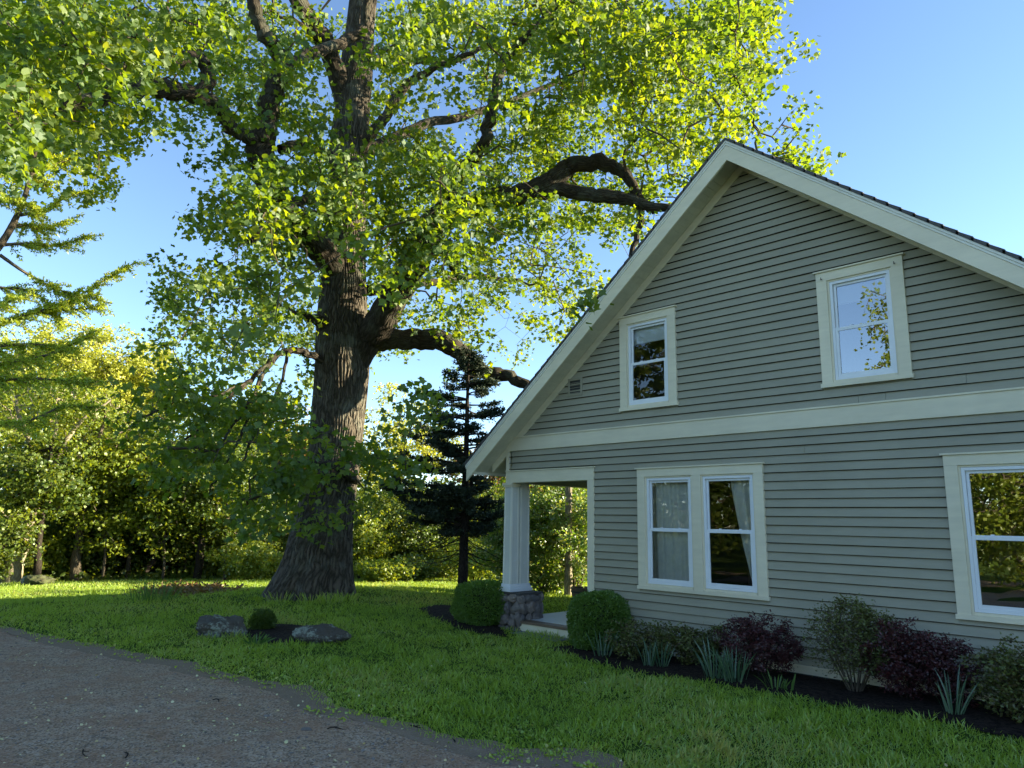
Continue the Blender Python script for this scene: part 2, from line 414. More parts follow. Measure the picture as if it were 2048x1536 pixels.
# use a common direction far from the edge so strips do not fold
cd = A([-.62, -.78]); k = sm(offs, 0, 2.0)[:, None, None]
DR = EW[None]+offs[:, None, None]*(unit(-nn[None]*(1-k)+cd*k))
Zd = gz(DR[..., 0], DR[..., 1])+.006
V = np.concatenate([DR, Zd[..., None]], -1).reshape(-1, 3); nx = len(EW)
i, j = np.meshgrid(np.arange(len(offs)-1), np.arange(nx-1), indexing='ij')
F = np.stack([i*nx+j, i*nx+j+1, (i+1)*nx+j+1, (i+1)*nx+j], -1).reshape(-1, 4)
g = Geo(); g.add(V, F, var=.5); tag(g.build('driveway', M['gravel'], smooth=True), kind='structure')
def edge_dist(P):              # signed distance to the driveway edge, >0 on the grass
    out = np.empty(len(P))
    for a in range(0, len(P), 20000):
        Q = P[a:a+20000]; d = ((Q[:, None]-EW[None])**2).sum(-1); i = d.argmin(1)
        out[a:a+20000] = np.sum((Q-EW[i])*nn[i], 1)
    return out

# bare earth along the ragged edge of the drive
g = Geo(); ii = np.arange(len(EX)); rowsE = []
for f_ in np.linspace(-1, 1, 7):
    o_ = A([.02+f_*(.16+.16*mnoise.noise(Vector((p[0]*.9, p[1]*.9, 20+f_)))) +.05*mnoise.noise(Vector((p[0]*5, p[1]*5, f_*3))) for p in EX])
    q_ = EW+nn*o_[:, None]; rowsE.append(np.c_[q_, gz(q_[:, 0], q_[:, 1])+.0075+.006*(1-abs(f_))])
V = np.concatenate(rowsE); nx = len(EX); i, j = np.meshgrid(np.arange(6), np.arange(nx-1), indexing='ij')
g.add(V, np.stack([i*nx+j, i*nx+j+1, (i+1)*nx+j+1, (i+1)*nx+j], -1).reshape(-1, 4), .5)
def soil():
    t = MT('bare_soil'); p = t.pos(); n = t.noise(7, 6, .7, p); f = t.noise(60, 5, .7, p)
    c = t.mix(n, (.16, .115, .08), (.28, .21, .15)); c = t.mix(t.ramp(f, [(.5, (0,)*3), (.7, (.6,)*3)]), c, (.38, .32, .26))
    return t.done(c, .95, t.bump(f, .6, .012), .1)
tag(g.build('soil_verge', soil(), smooth=True), kind='structure')
# beds of mulch
def poly_sheet(name, pts, mat, lift=.012, label=None, cat=None, kind='structure'):
    pts = A(pts); c = pts.mean(0); S = spline(np.c_[np.vstack([pts, pts[:1]]), np.zeros(len(pts)+1)], 6)[:-1, :2]
    g = Geo(); n = len(S); V = []
    for r in np.linspace(0, 1, 9)[1:]:
        q = c+(S-c)*r; V.append(np.c_[q, gz(q[:, 0], q[:, 1])+lift+.03*(1-r**4)])
    V = np.concatenate(V); F = []
    for r in range(7):
        for i in range(n): F.append((r*n+i, r*n+(i+1) % n, (r+1)*n+(i+1) % n, (r+1)*n+i))
    g.add(V, F, var=.5); g.add(V[:n], [tuple(range(n))], var=.5)
    o = g.build(name, mat, smooth=True); tag(o, label, cat, kind=kind); return S
BED1 = poly_sheet('mulch_bed', [gp(1090,1296)[:2], gp(1200,1330)[:2], gp(1300,1352)[:2], gp(1450,1372)[:2], gp(1600,1402)[:2], gp(1750,1425)[:2], gp(1900,1452)[:2], gp(2040,1482)[:2], A([-.2,-1.0]), A([.3,.12]), A([-3,.06]), A([-6.3,.06])], M['mulch'])
BED2 = poly_sheet('mulch_bed', [gp(835,1218)[:2], gp(870,1240)[:2], gp(930,1262)[:2], gp(1010,1275)[:2], A([-8.4,.0]), A([-8.6,.9]), gp(900,1212)[:2]], M['mulch'])
BED3 = poly_sheet('mulch_bed', [gp(480,1262)[:2], gp(500,1280)[:2], gp(560,1292)[:2], gp(620,1287)[:2], gp(680,1268)[:2], gp(600,1252)[:2], gp(540,1250)[:2]], M['mulch'])
def inpoly(P, S):
    x, y = P[:, 0], P[:, 1]; c = np.zeros(len(P), bool); n = len(S)
    for i in range(n):
        x0, y0 = S[i]; x1, y1 = S[(i+1) % n]
        if y0 == y1: continue
        c ^= ((y0 > y) != (y1 > y)) & (x < (x1-x0)*(y-y0)/(y1-y0)+x0)
    return c

# ================================================================== HOUSE
XL, XR, RX = -8.415, .185, -4.11
DEPTH = 7.0
SL = .808
OV = .45
def T(x): return 6.40-SL*abs(x-RX)
house = thing('house', 'grey clapboard gabled house with cream trim and a corner porch', 'house', (RX, 0, 0))
H = lambda name, g, mat, smooth=False, parent=None, label=None: part(name, g, mat, house, smooth, parent, label)
WIN = dict(W1=(-5.84,-4.03,.751,2.338), W2=(-6.11,-5.18,3.149,4.518), W3=(-3.26,-2.325,3.149,4.518), W4=(-2.115,-.305,.751,2.338))
PORCH = (XL, -6.606, -1, 2.395)
BELT = (2.713, 2.933)
CH = .1011
def course(geo, z0, z1, x0, x1, slope0=None, slope1=None):
    """one clapboard: lower edge proud, upper edge tucked in; optional raked ends"""
    yb, yt = -.031, -.004
    xa0 = xa1 = x0; xb0 = xb1 = x1
    if slope0: xa0, xa1 = slope0
    if slope1: xb0, xb1 = slope1
    if xb0-xa0 < .02: return
    if xb1-xa1 < .0: xa1 = xb1 = (xa1+xb1)/2
    geo.hexa([(xa0,yb,z0),(xb0,yb,z0),(xb0,.005,z0),(xa0,.005,z0),(xa1,yt,z1),(xb1,yt,z1),(xb1,.005,z1),(xa1,.005,z1)])
g = Geo(); z = .095
zs = []
while z < 2.69: zs.append((z, min(z+CH, BELT[0]+.004))); z += CH
z = BELT[1]
while z < 6.1: zs.append((z, z+CH)); z += CH
for z0, z1 in zs:
    top = z1+.012
    hl = (6.13-z0)/SL; hu = (6.13-min(top, 6.129))/SL
    L0, R0 = max(XL+.11, RX-hl), min(XR-.11, RX+hl); L1, R1 = max(XL+.11, RX-hu), min(XR-.11, RX+hu)
    if z0 > BELT[0]-.05: L0, R0 = max(XL, RX-hl), min(XR, RX+hl); L1, R1 = max(XL, RX-hu), min(XR, RX+hu)
    cuts = []
    for k, (a, b, c, d) in list(WIN.items())+[('P', PORCH)]:
        if z0 < d-.03 and z1 > c+.03: cuts.append((a+.01, b-.01))
    for a, b, c, d in WIN.values():        # short boards below the sill and above the head
        if z0 < d-.03 and z1 > c+.03:
            if z0 < c-.006: course(g, z0, c+.004, a+.01, b-.01)
            if z1 > d+.006: course(g, d-.004, top, a+.01, b-.01)
    cuts.sort(); x = L0; first = True
    for a, b in cuts+[(None, None)]:
        e = a if a is not None else R0
        # butt joints in long runs
        if e-x > .03:
            js = sorted([j for j in rng.uniform(x+.5, e-.5, rng.integers(0, 3))]) if e-x > 2.2 else []
            seg = [x]+js+[e]
            for s in range(len(seg)-1):
                s0, s1 = seg[s], seg[s+1]-(.003 if s < len(seg)-2 else 0)
                course(g, z0-.0+rng.normal()*.0012, top, s0, s1, (L0, L1) if (s == 0 and first) else None, (R0, R1) if (a is None and s == len(seg)-2) else None)
        if b is not None: x = b
        first = False
H('wall', g, M['siding'])
g = Geo()      # near-black strips painting in the shadow line under every board's lip
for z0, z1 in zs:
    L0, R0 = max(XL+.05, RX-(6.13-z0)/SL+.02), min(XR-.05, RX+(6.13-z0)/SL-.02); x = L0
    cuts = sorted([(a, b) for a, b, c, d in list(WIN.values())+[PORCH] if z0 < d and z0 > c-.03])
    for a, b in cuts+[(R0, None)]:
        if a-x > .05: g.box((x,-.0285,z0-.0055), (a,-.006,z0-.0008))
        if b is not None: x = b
H('clapboard_shadow_strip', g, M['lip_shadow'])
# other walls (left side behind the porch, back, right) and the porch recess
g = Geo()
PD = 3.2
def side_wall(geo, x, y0, y1, z1, sgn):
    z = 0.0
    while z < z1-.02:
        e = min(z+CH, z1)
        xo = x+sgn*.022; xi = x+sgn*.006
        geo.hexa([(x,y0,z),(xo,y0,z),(xo,y1,z),(x,y1,z),(x,y0,e),(xi,y0,e),(xi,y1,e),(x,y1,e)])
        z += CH
side_wall(g, XL, PD, DEPTH, 2.85, -1); side_wall(g, XR, .12, DEPTH, 2.85, 1)
side_wall(g, -6.72, .12, PD, 2.2, -1)
g.hexa([(XL,PD,0),(-6.72,PD,0),(-6.72,PD+.1,0),(XL,PD+.1,0),(XL,PD,2.9),(-6.72,PD,2.9),(-6.72,PD+.1,2.9),(XL,PD+.1,2.9)])
bz = DEPTH
g.add([(XL,bz,0),(XR,bz,0),(XR,bz,2.85),(RX,bz,6.3),(XL,bz,2.85)], [(0,4,3,2,1)])
H('side_wall', g, M['siding'])
# foundation
for bx in (((-6.6,.012,-.3), (XR,.2,.10)), ((XR-.2,.2,-.3), (XR-.001,DEPTH,.0)), ((XL,PD,-.3), (XL+.2,DEPTH,0))):
    g = Geo(); g.box(*bx); H('foundation', g, M['mortar'])
g = Geo(); g.box((-6.60,-.036,.01), (XR+.01,.008,.10)); g.box((-6.60,-.052,.085), (XR+.01,.008,.100))
H('water_table_board', g, M['trim'])
# belt board with drip cap
g = Geo(); g.box((XL-.004,-.040,BELT[0]), (XR+.004,.01,BELT[1]-.014)); g.box((XL-.01,-.056,BELT[1]-.014), (XR+.01,.01,BELT[1]+.004))
H('belt_board', g, M['trim'])
for x0, x1 in ((XL-.004, XL+.115), (XR-.115, XR+.004)):
    g = Geo(); z0 = 2.40 if x0 < -5 else -.05
    g.box((x0,-.038,z0), (x1 if x0 > -5 else x0+.06,.01,BELT[0]-.003)); H('corner_board', g, M['trimv'])
# porch beam, cap, jamb
g = Geo(); g.box((XL-.006,-.036,2.205), (-6.606,.16,2.381)); g.box((XL-.02,-.056,2.383), (-6.586,.16,2.399))
g.box((XL-.004,.16,2.205), (XL+.16,PD,2.381))
H('porch_beam', g, M['trim'])
g = Geo(); g.box((-6.725,-.034,-.02), (-6.606,.12,2.203)); H('porch_jamb', g, M['trimv'])
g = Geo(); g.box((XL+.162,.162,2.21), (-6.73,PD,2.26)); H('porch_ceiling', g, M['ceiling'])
# porch floor
g = Geo(); 
for k in range(12):
    x0 = XL+.02+k*(1.66/12); g.box((x0,.14,.07), (x0+1.66/12-.004,PD,.110))
H('porch_floor', g, M['deck'])
g = Geo(); g.box((XL+.38,-.05,.075), (-6.73,.137,.113)); H('floor_nosing', g, M['board'])
g = Geo(); g.box((XL+.32,-.028,-.14), (-6.73,.10,.074)); H('porch_riser', g, M['trim'])
g = Geo(); g.box((XL+.02,.1,-.2), (XL+.05,PD,.069)); H('porch_riser', g, M['trim'])
# roof: slabs with shingle courses, rake boards, soffit, frieze
EV = 4.81
y0r, y1r = -OV-.03, DEPTH+.4
for side in (-1, 1):
    g = Geo(); n = 40
    for k in range(n):
        a0 = EV*(k/n); a1 = EV*((k+1)/n)+.02
        za, zb = 6.40-SL*a0, 6.40-SL*a1
        t0, t1 = .012, .028
        xa, xb = RX+side*a0, RX+side*a1
        P = [(xa,y0r,za-.02),(xb,y0r,zb-.02),(xb,y1r,zb-.02),(xa,y1r,za-.02),(xa,y0r,za+t0),(xb,y0r,zb+t1),(xb,y1r,zb+t1),(xa,y1r,za+t0)]
        if side < 0: P = [P[1],P[0],P[3],P[2],P[5],P[4],P[7],P[6]]
        g.hexa(P)
    H('roof_slope', g, M['shingle'])
    def rake(xa, xb, ya, yb, da, db, geo):
        """strip under the roof line between offsets da (top) and db (bottom), from |x| distance xa to xb"""
        X0, X1 = RX+side*xa, RX+side*xb
        P = [(X0,ya,6.40-SL*xa-db),(X1,ya,6.40-SL*xb-db),(X1,yb,6.40-SL*xb-db),(X0,yb,6.40-SL*xa-db),
             (X0,ya,6.40-SL*xa-da),(X1,ya,6.40-SL*xb-da),(X1,yb,6.40-SL*xb-da),(X0,yb,6.40-SL*xa-da)]
        if side < 0: P = [P[1],P[0],P[3],P[2],P[5],P[4],P[7],P[6]]
        geo.hexa(P)
    g = Geo(); rake(0, EV, -OV, -OV+.03, .085, .285, g)
    H('rake_board', g, M['trim'])
    g = Geo(); rake(0, EV+.015, -OV-.018, -OV+.03, .022, .052, g); rake(0, EV+.01, -OV-.008, -OV+.03, .054, .083, g)
    H('rake_moulding', g, M['trim_worn'])
    g = Geo(); rake(0, EV-.17, -.03, .012, .142, .275, g)
    H('frieze_board', g, M['trim'])
    g = Geo(); npl = 62
    for k in range(npl):
        a0 = EV*k/npl; a1 = EV*(k+1)/npl-.003
        rake(a0, a1, -OV+.032, -.012, .120, .140, g)
    rake(.1, 4.35, -OV+.035, .0, .118, .1195, g)
    rake(4.33, EV, -.01, y1r, .120, .14, g)
    H('soffit', g, M['soffit'])
    g = Geo(); X0, X1 = sorted((RX+side*(EV-.02), RX+side*(EV+.004)))
    g.box((X0,-OV+.034,6.40-SL*EV-.17), (X1,y1r,6.40-SL*EV-.024)); H('eave_fascia', g, M['trim_worn'])

# windows
def window(box, units, kind, gl='glass'):
    x0, x1, z0, z1 = box
    g = Geo(); yo = -.050
    g.box((x0,yo,z1-.118), (x1,.02,z1-.014)); g.box((x0-.022,yo-.022,z1-.013), (x1+.022,.02,z1+.004))
    g.box((x0-.015,yo-.008,z0), (x1+.015,.02,z0+.046))
    xs = [x0]+[v for u in units for v in u]+[x1]
    for i in range(0, len(xs), 2): g.box((xs[i],yo+.002,z0+.0465), (xs[i+1],.02,z1-.1185))
    zo0, zo1 = z0+.0465, z1-.1185
    root = H('window', g, M['trim'])
    root['label'] = kind
    for a, b in units:
        f = Geo()      # reveal + inner stops
        f.box((a+.0005,-.030,zo0), (a+.022,.09,zo1)); f.box((b-.022,-.030,zo0), (b-.0005,.09,zo1))
        f.box((a+.0225,-.030,zo1-.020), (b-.0225,.09,zo1)); f.box((a+.0225,-.036,zo0), (b-.0225,.09,zo0+.028))
        part('window_stop', f, M['trimv'], house, parent=root)
        a2, b2, c2, d2 = a+.024, b-.024, zo0+.030, zo1-.022
        def fr(f, x0, x1, z0, z1, w, ya, yb, wb=None, wt=None):
            wb = wb or w; wt = wt or w
            f.box((x0,ya,z0), (x0+w,yb,z1)); f.box((x1-w,ya,z0), (x1,yb,z1))
            f.box((x0+w+.0003,ya+.001,z1-wt), (x1-w-.0003,yb,z1)); f.box((x0+w+.0003,ya+.001,z0), (x1-w-.0003,yb,z0+wb))
        f = Geo(); fr(f, a2, b2, c2, d2, .030, -.026, .0)
        zm = (c2+d2)/2+.01
        part('storm_frame', f, M['white'], house, parent=root)
        f = Geo(); fr(f, a2+.031, b2-.031, zm-.012, d2-.031, .028, .004, .030, .034); part('sash', f, M['white'], house, parent=root)
        f = Geo(); fr(f, a2+.031, b2-.031, c2+.031, zm+.014, .032, -.018, .0025, .038, .036); part('sash', f, M['white'], house, parent=root)
        f = Geo(); f.quad([(a2+.055,.018,zm+.015),(b2-.055,.018,zm+.015),(b2-.055,.018,d2-.052),(a2+.055,.018,d2-.052)]); part('pane', f, M[gl], house, parent=root)
        f = Geo(); f.quad([(a2+.058,-.008,c2+.064),(b2-.058,-.008,c2+.064),(b2-.058,-.008,zm-.016),(a2+.058,-.008,zm-.016)]); part('pane', f, M[gl], house, parent=root)
        for q in (.3, .7):
            f = Geo(); xq = a2+(b2-a2)*q; f.box((xq-.03,.003,zm+.0145), (xq+.03,.017,zm+.022)); f.box((xq-.012,.002,zm+.0225), (xq+.018,.016,zm+.032))
            part('sash_lock', f, M['white'], house, parent=root)
    return root
w1 = window(WIN['W1'], [(-5.722,-4.998), (-4.868,-4.148)], 'paired ground floor window with pale curtains behind')
w2 = window(WIN['W2'], [(-5.992,-5.298)], 'small upper window with a half drawn pale shade')
w3 = window(WIN['W3'], [(-3.140,-2.446)], 'upper window that mirrors blue sky and a tree', 'coated_glass')
w4 = window(WIN['W4'], [(-1.995,-1.275), (-1.143,-.423)], 'ground floor window at the frame edge mirroring sunlit leaves', 'coated_glass')
for xq, zq in ((-3.19,4.42),(-2.40,4.42)):
    g = Geo(); g.tube([(xq,-.04,zq),(xq,-.07,zq+.002),(xq,-.082,zq-.012),(xq,-.078,zq+.02)], [.004,.005,.005,.004], 5)
    g.tube([(xq,-.0445,zq),(xq,-.05,zq)], [.014,.013], 8)
    part('hook', g, M['bark_grey'], house, parent=w3)
# rooms behind the windows (five inner faces each)
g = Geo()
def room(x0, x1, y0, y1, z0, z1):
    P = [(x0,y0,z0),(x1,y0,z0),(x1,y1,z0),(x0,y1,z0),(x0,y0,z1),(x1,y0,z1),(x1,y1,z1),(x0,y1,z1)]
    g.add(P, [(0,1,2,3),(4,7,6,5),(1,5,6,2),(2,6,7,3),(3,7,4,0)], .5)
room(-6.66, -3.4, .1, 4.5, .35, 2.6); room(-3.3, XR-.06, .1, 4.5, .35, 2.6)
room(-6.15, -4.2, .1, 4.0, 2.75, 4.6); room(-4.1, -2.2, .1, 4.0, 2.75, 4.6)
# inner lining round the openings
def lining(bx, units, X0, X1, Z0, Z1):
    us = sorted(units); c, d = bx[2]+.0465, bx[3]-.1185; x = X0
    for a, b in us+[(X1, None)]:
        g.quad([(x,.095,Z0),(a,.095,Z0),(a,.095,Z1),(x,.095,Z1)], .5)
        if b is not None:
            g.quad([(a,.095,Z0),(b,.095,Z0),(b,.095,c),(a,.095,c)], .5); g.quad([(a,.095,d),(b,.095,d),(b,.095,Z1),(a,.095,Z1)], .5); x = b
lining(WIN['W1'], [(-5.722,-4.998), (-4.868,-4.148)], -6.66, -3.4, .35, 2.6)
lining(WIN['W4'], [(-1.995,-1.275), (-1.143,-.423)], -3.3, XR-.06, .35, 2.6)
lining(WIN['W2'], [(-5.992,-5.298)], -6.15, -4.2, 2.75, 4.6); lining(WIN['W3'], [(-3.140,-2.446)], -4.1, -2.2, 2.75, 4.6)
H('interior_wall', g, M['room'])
# curtains and shades
def curtain(x0t, x1t, x0b, x1b, z0, z1, y, label, amp=.028, nf=7):
    g = Geo(); nu, nv = 60, 14; V = []
    for j in range(nv):
        t = j/(nv-1); k = t**1.3; a = x0t+(x0b-x0t)*k; b = x1t+(x1b-x1t)*k
        for i in range(nu):
            u = i/(nu-1); V.append((a+(b-a)*u, y+amp*math.sin(u*nf*6.283+.8*math.sin(3*u)+t*.7)+.01*math.sin(u*41), z1+(z0-z1)*t))
    F = [(j*nu+i, j*nu+i+1, (j+1)*nu+i+1, (j+1)*nu+i) for j in range(nv-1) for i in range(nu-1)]
    g.add(V, F, .5); o = g.build('curtain', M['curtain'], smooth=True, loc=((x0t+x1t)/2, y, z0)); tag(o, label, 'curtain', 'curtains in the paired window')
curtain(-5.98, -5.10, -5.98, -5.04, .80, 2.22, .145, 'pale pleated curtain filling the left half of the paired window')
curtain(-4.56, -4.12, -4.30, -4.08, .80, 2.22, .145, 'narrow pale curtain gathered at right edge of the paired window', nf=4)
def shade(x0, x1, z0, z1, y, label):
    g = Geo(); g.box((x0,y,z0), (x1,y+.004,z1)); g.box((x0,y-.006,z0-.018), (x1,y+.010,z0-.0005)); g.tube([(x0,y+.01,z1+.012),(x1,y+.01,z1+.012)], [.02,.02], 8)
    tag(g.build('roller_shade', M['shade'], loc=((x0+x1)/2, y, z0)), label, 'window shade')
shade(-5.95, -5.34, 4.13, 4.34, .075, 'pale roller shade partly lowered in the small upper left window')
shade(-3.10, -2.49, 4.13, 4.34, .060, 'pale roller shade at the top of the upper right window reflecting sky')
# louvre vent
g = Geo(); vx0, vx1, vz0, vz1 = -7.10, -6.82, 3.475, 3.745
for bx in (((vx0,-.036,vz0),(vx0+.035,.0,vz1)), ((vx1-.035,-.036,vz0),(vx1,.0,vz1)), ((vx0+.036,-.036,vz1-.035),(vx1-.036,.0,vz1)), ((vx0+.036,-.036,vz0),(vx1-.036,.0,vz0+.035))): g.box(*bx)
vent = H('vent', g, M['siding'])
g = Geo()
for k in range(5):
    z = vz0+.045+k*.038; g.hexa([(vx0+.036,-.032,z),(vx1-.036,-.032,z),(vx1-.036,-.028,z-.004),(vx0+.036,-.028,z-.004),(vx0+.036,-.008,z+.022),(vx1-.036,-.008,z+.022),(vx1-.036,-.004,z+.018),(vx0+.036,-.004,z+.018)])
part('slat', g, M['siding'], house, parent=vent)
g = Geo(); g.box((vx0+.034,-.0275,vz0+.034), (vx1-.034,-.0262,vz1-.034)); part('vent_backing', g, M['dark_metal'], house, parent=vent)
# the porch column on its stone pier
def prism(geo, x0, x1, y0, y1, z0, z1, tp):
    cx, cy = (x0+x1)/2, (y0+y1)/2
    f = lambda x, y: (cx+(x-cx)*tp, cy+(y-cy)*tp)
    b = [(x0,y0),(x1,y0),(x1,y1),(x0,y1)]
    geo.hexa([(x,y,z0) for x, y in b]+[(*f(x,y),z1) for x, y in b], .3)
g = Geo()
prism(g, -8.465,-8.300,-.012,.155, .62,2.15, .93)
prism(g, -8.465,-8.300,.195,.395, .62,2.204, .95)
g.box((-8.44,.13,.62),(-8.335,.22,2.2), .3)
col = H('porch_column', g, M['column'])
g = Geo()
for x0, x1, y0, y1 in ((-8.425,-8.18,-.021,-.0205+.0),):
    pass
# corner stiles giving recessed panels
for cx0, cy0, cx1, cy1 in ((-8.470,-.018,-8.445,.005), (-8.325,-.018,-8.293,.012), (-8.318,.130,-8.293,.160), (-8.318,.190,-8.293,.218), (-8.318,.372,-8.293,.400)):
    yy, tp = (.0715, .93) if cy0 < .17 else (.295, .95)
    f = lambda x, y: (-8.3825+(x+8.3825)*tp, yy+(y-yy)*tp)
    bb = [(cx0,cy0),(cx1,cy0),(cx1,cy1),(cx0,cy1)]
    g.hexa([(x,y,.63) for x, y in bb]+[(*f(x,y),2.139) for x, y in bb], .2)
part('panel_stile', g, M['trim_worn'], house, parent=col)
g = Geo(); g.box((-8.515,-.058,.515),(-8.25,.44,.560), .2); g.box((-8.50,-.044,.5605),(-8.265,.425,.592), .2); g.box((-8.485,-.030,.5925),(-8.282,.41,.628), .2)
part('column_base', g, M['white'], house, parent=col)
g = Geo(); g.box((-8.49,-.052,2.165),(-8.275,.175,2.204), .2); g.box((-8.475,-.036,2.14),(-8.288,.163,2.1645), .2)
part('capital', g, M['trim'], house, parent=col)
# pier: mortar core and proud field stones
def ico(sub=2):
    bm = bmesh.new(); bmesh.ops.create_icosphere(bm, subdivisions=sub, radius=1)
    V = A([v.co[:] for v in bm.verts]); F = A([[v.index for v in f.verts] for f in bm.faces]); bm.free(); return V, F
IV, IF = ico(2); IV3, IF3 = ico(3); IV5, IF5 = ico(5)
def rock(geo, c, r, flat=.0, seed=0, sub=2, rough=.18, cut=0):
    V, F = {2: (IV, IF), 3: (IV3, IF3), 5: (IV5, IF5)}[sub]; V = V.copy(); rs = np.random.default_rng(seed)
    for _ in range(cut):                     # chisel flats
        d = unit(rs.normal(size=3)); h = rs.uniform(.55, .85); s = V@d; V -= np.maximum(0, s-h)[:, None]*d*.9
    n = A([mnoise.fractal(Vector(v*1.4+seed*3.7), 1.0, 2.0, 4) for v in V]); V = V*(1+rough*n[:, None])
    if sub >= 5:
        n2 = A([mnoise.fractal(Vector(v*7+seed), .8, 2.0, 3) for v in V]); n3 = A([mnoise.fractal(Vector(v*22+seed), .8, 2.0, 2) for v in V]); V = V*(1+.075*n2[:, None]+.014*n3[:, None])
    geo.add(V*np.asarray(r)+np.asarray(c), F, float(rs.random()))
PX0, PX1, PY0, PY1, PZ1 = -8.51, -8.05, -.06, .47, .512
g = Geo(); g.box((PX0+.03,PY0+.03,-.25),(PX1-.03,PY1-.03,PZ1-.03)); g.box((PX0,PY0,PZ1-.035),(PX1+.0,PY1,PZ1), .5)
pier = H('stone_pier', g, M['mortar'])
g = Geo(); sd_ = 11
z = -.12
while z < PZ1-.04:
    hh = rng.uniform(.12, .19)
    if z+hh > PZ1-.03: hh = PZ1-.03-z
    for face in ('y', 'x', 'y2', 'x2'):
        u = 0; L = (PX1-PX0) if face[0] == 'y' else (PY1-PY0)
        while u < L-.02:
            ww = min(rng.uniform(.11, .24), L-u); cu = u+ww/2; sd_ += 1
            r = (ww*.58, rng.uniform(.06, .10), hh*.62)
            if face == 'y': rock(g, (PX0+cu, PY0+.03, z+hh/2), r, seed=sd_, sub=3, cut=4, rough=.3)
            elif face == 'y2': rock(g, (PX0+cu, PY1-.03, z+hh/2), r, seed=sd_, cut=5)
            elif face == 'x': rock(g, (PX1-.03, PY0+cu, z+hh/2), (.07, ww*.56, hh*.60), seed=sd_, sub=3, cut=4, rough=.3)
            else: rock(g, (PX0+.03, PY0+cu, z+hh/2), (.07, ww*.56, hh*.60), seed=sd_, cut=5)
            u += ww
    z += hh
part('field_stones', g, M['stone'], house, smooth=False, parent=pier)
# granite step
g = Geo(); c0 = onz(1092, 1276, -.02)
g.hexa([(-8.02,-.34,-.2),(-7.02,-.36,-.2),(-7.0,-.03,-.2),(-8.0,-.03,-.2),(-8.0,-.32,-.035),(-7.03,-.34,-.03),(-7.03,-.03,-.03),(-8.0,-.03,-.035)])
tag(g.build('granite_step', M['granite'], loc=(-7.5,-.2,-.2)), 'rough grey granite step below the porch floor', 'step')
# things about the house
g = Geo(); g.box((-5.33,-.13,-.1),(-5.21,-.05,.235)); g.box((-5.335,-.135,.236),(-5.205,-.045,.262)); g.tube([(-5.21,-.09,.2),(-5.165,-.09,.21)],[.02,.018],8)
tag(g.build('vent_pipe', M['white'], loc=(-5.27,-.09,-.1)), 'white capped service box standing against the clapboard wall', 'vent')

# ================================================================== THE BIG TREE
HT = 16.1
TB = gp(620, 1190)
HT = math.hypot(TB[0], TB[1]+8.2)
big = thing('tulip_tree', 'huge old tree with deeply furrowed flaring trunk and spreading limbs, left of the house', 'tree', TB)
def tpath(L, n=8):
    P = spline(A([ath(a, b, h) for a, b, h, r in L]), n); R = spline(A([[r, 0, 0] for *_, r in L]), n)[:, 0]; return P, R
TR = [(612,1215,HT,.86),(617,1190,HT,.80),(632,1130,HT,.66),(645,1060,HT,.585),(660,980,HT,.53),(672,900,HT,.52),(680,800,HT,.53),(683,700,HT,.55),(686,600,HT,.48),(688,500,HT,.44),(692,400,HT,.42),(700,300,HT,.40),(708,200,HT,.38),(716,110,HT,.35),(728,0,HT,.30),(742,-150,HT,.26),(750,-350,HT,.18),(755,-600,HT,.08)]
P, R = tpath(TR, 26)
P[:, :2] = P[:, :2]
# detailed trunk surface with furrows
k = 300; n = len(P); z = P[:, 2]
g = Geo()
seg = np.linspace(0, n-1, 620); Pi = np.stack([np.interp(seg, np.arange(n), P[:, c]) for c in range(3)], 1); Ri = np.interp(seg, np.arange(n), R)
n = len(Pi); th = np.linspace(0, 2*np.pi, k, endpoint=False)
TH, S = np.meshgrid(th, np.concatenate([[0], np.cumsum(np.linalg.norm(np.diff(Pi, axis=0), axis=1))]))
def tn3(x, y, zz, sc_): 
    return A([mnoise.noise(Vector((a*sc_, b*sc_, c*sc_))) for a, b, c in zip(x.ravel(), y.ravel(), zz.ravel())]).reshape(x.shape)
X, Y = np.cos(TH)*Ri[:, None], np.sin(TH)*Ri[:, None]
sub = (slice(None, None, 4), slice(None, None, 4))
def lowres(sc_, zs, off=0):
    a = tn3(X[sub]+off, Y[sub], S[sub]*zs, sc_)
    ii = np.linspace(0, a.shape[0]-1, X.shape[0]); jj = np.arange(X.shape[1])/4
    a = np.concatenate([a, a[:, :1]], 1)
    i0 = np.minimum(ii.astype(int), a.shape[0]-2); fi = (ii-i0)[:, None]; j0 = np.minimum(jj.astype(int), a.shape[1]-2); fj = (jj-j0)[None]
    return (a[i0][:, j0]*(1-fj)+a[i0][:, j0+1]*fj)*(1-fi)+(a[i0+1][:, j0]*(1-fj)+a[i0+1][:, j0+1]*fj)*fi
w1_ = lowres(1.2, .5); w2_ = lowres(3.2, .35, 5); w3_ = lowres(6, .5, 9)
ph = TH*27+w1_*5.5+w2_*3.2
ridge = np.abs(np.sin(ph+S*1.1))*.6+np.abs(np.sin(ph*1.0-S*1.7+w3_*2.4))*.6
ridge = np.minimum(ridge, .95)
flare = np.exp(-np.maximum(S-.3, 0)/.8)
butt = (np.abs(np.sin(TH*3.5+.4+w1_))**1.2)*flare*.17
disp = (ridge-.5)*.040*np.clip(Ri[:, None]/.6, .5, 1.2)+w1_*.05+w2_*.02+butt-.08*flare
RR = Ri[:, None]+disp
V = Pi[:, None]+np.stack([np.cos(TH)*RR, np.sin(TH)*RR, 0*RR], -1); V = V.reshape(-1, 3)
i = np.arange(n-1)[:, None]; j = np.arange(k)[None]
q = np.stack([i*k+j, i*k+(j+1) % k, (i+1)*k+(j+1) % k, (i+1)*k+j], -1).reshape(-1, 4)
tu = 2*np.pi*.62
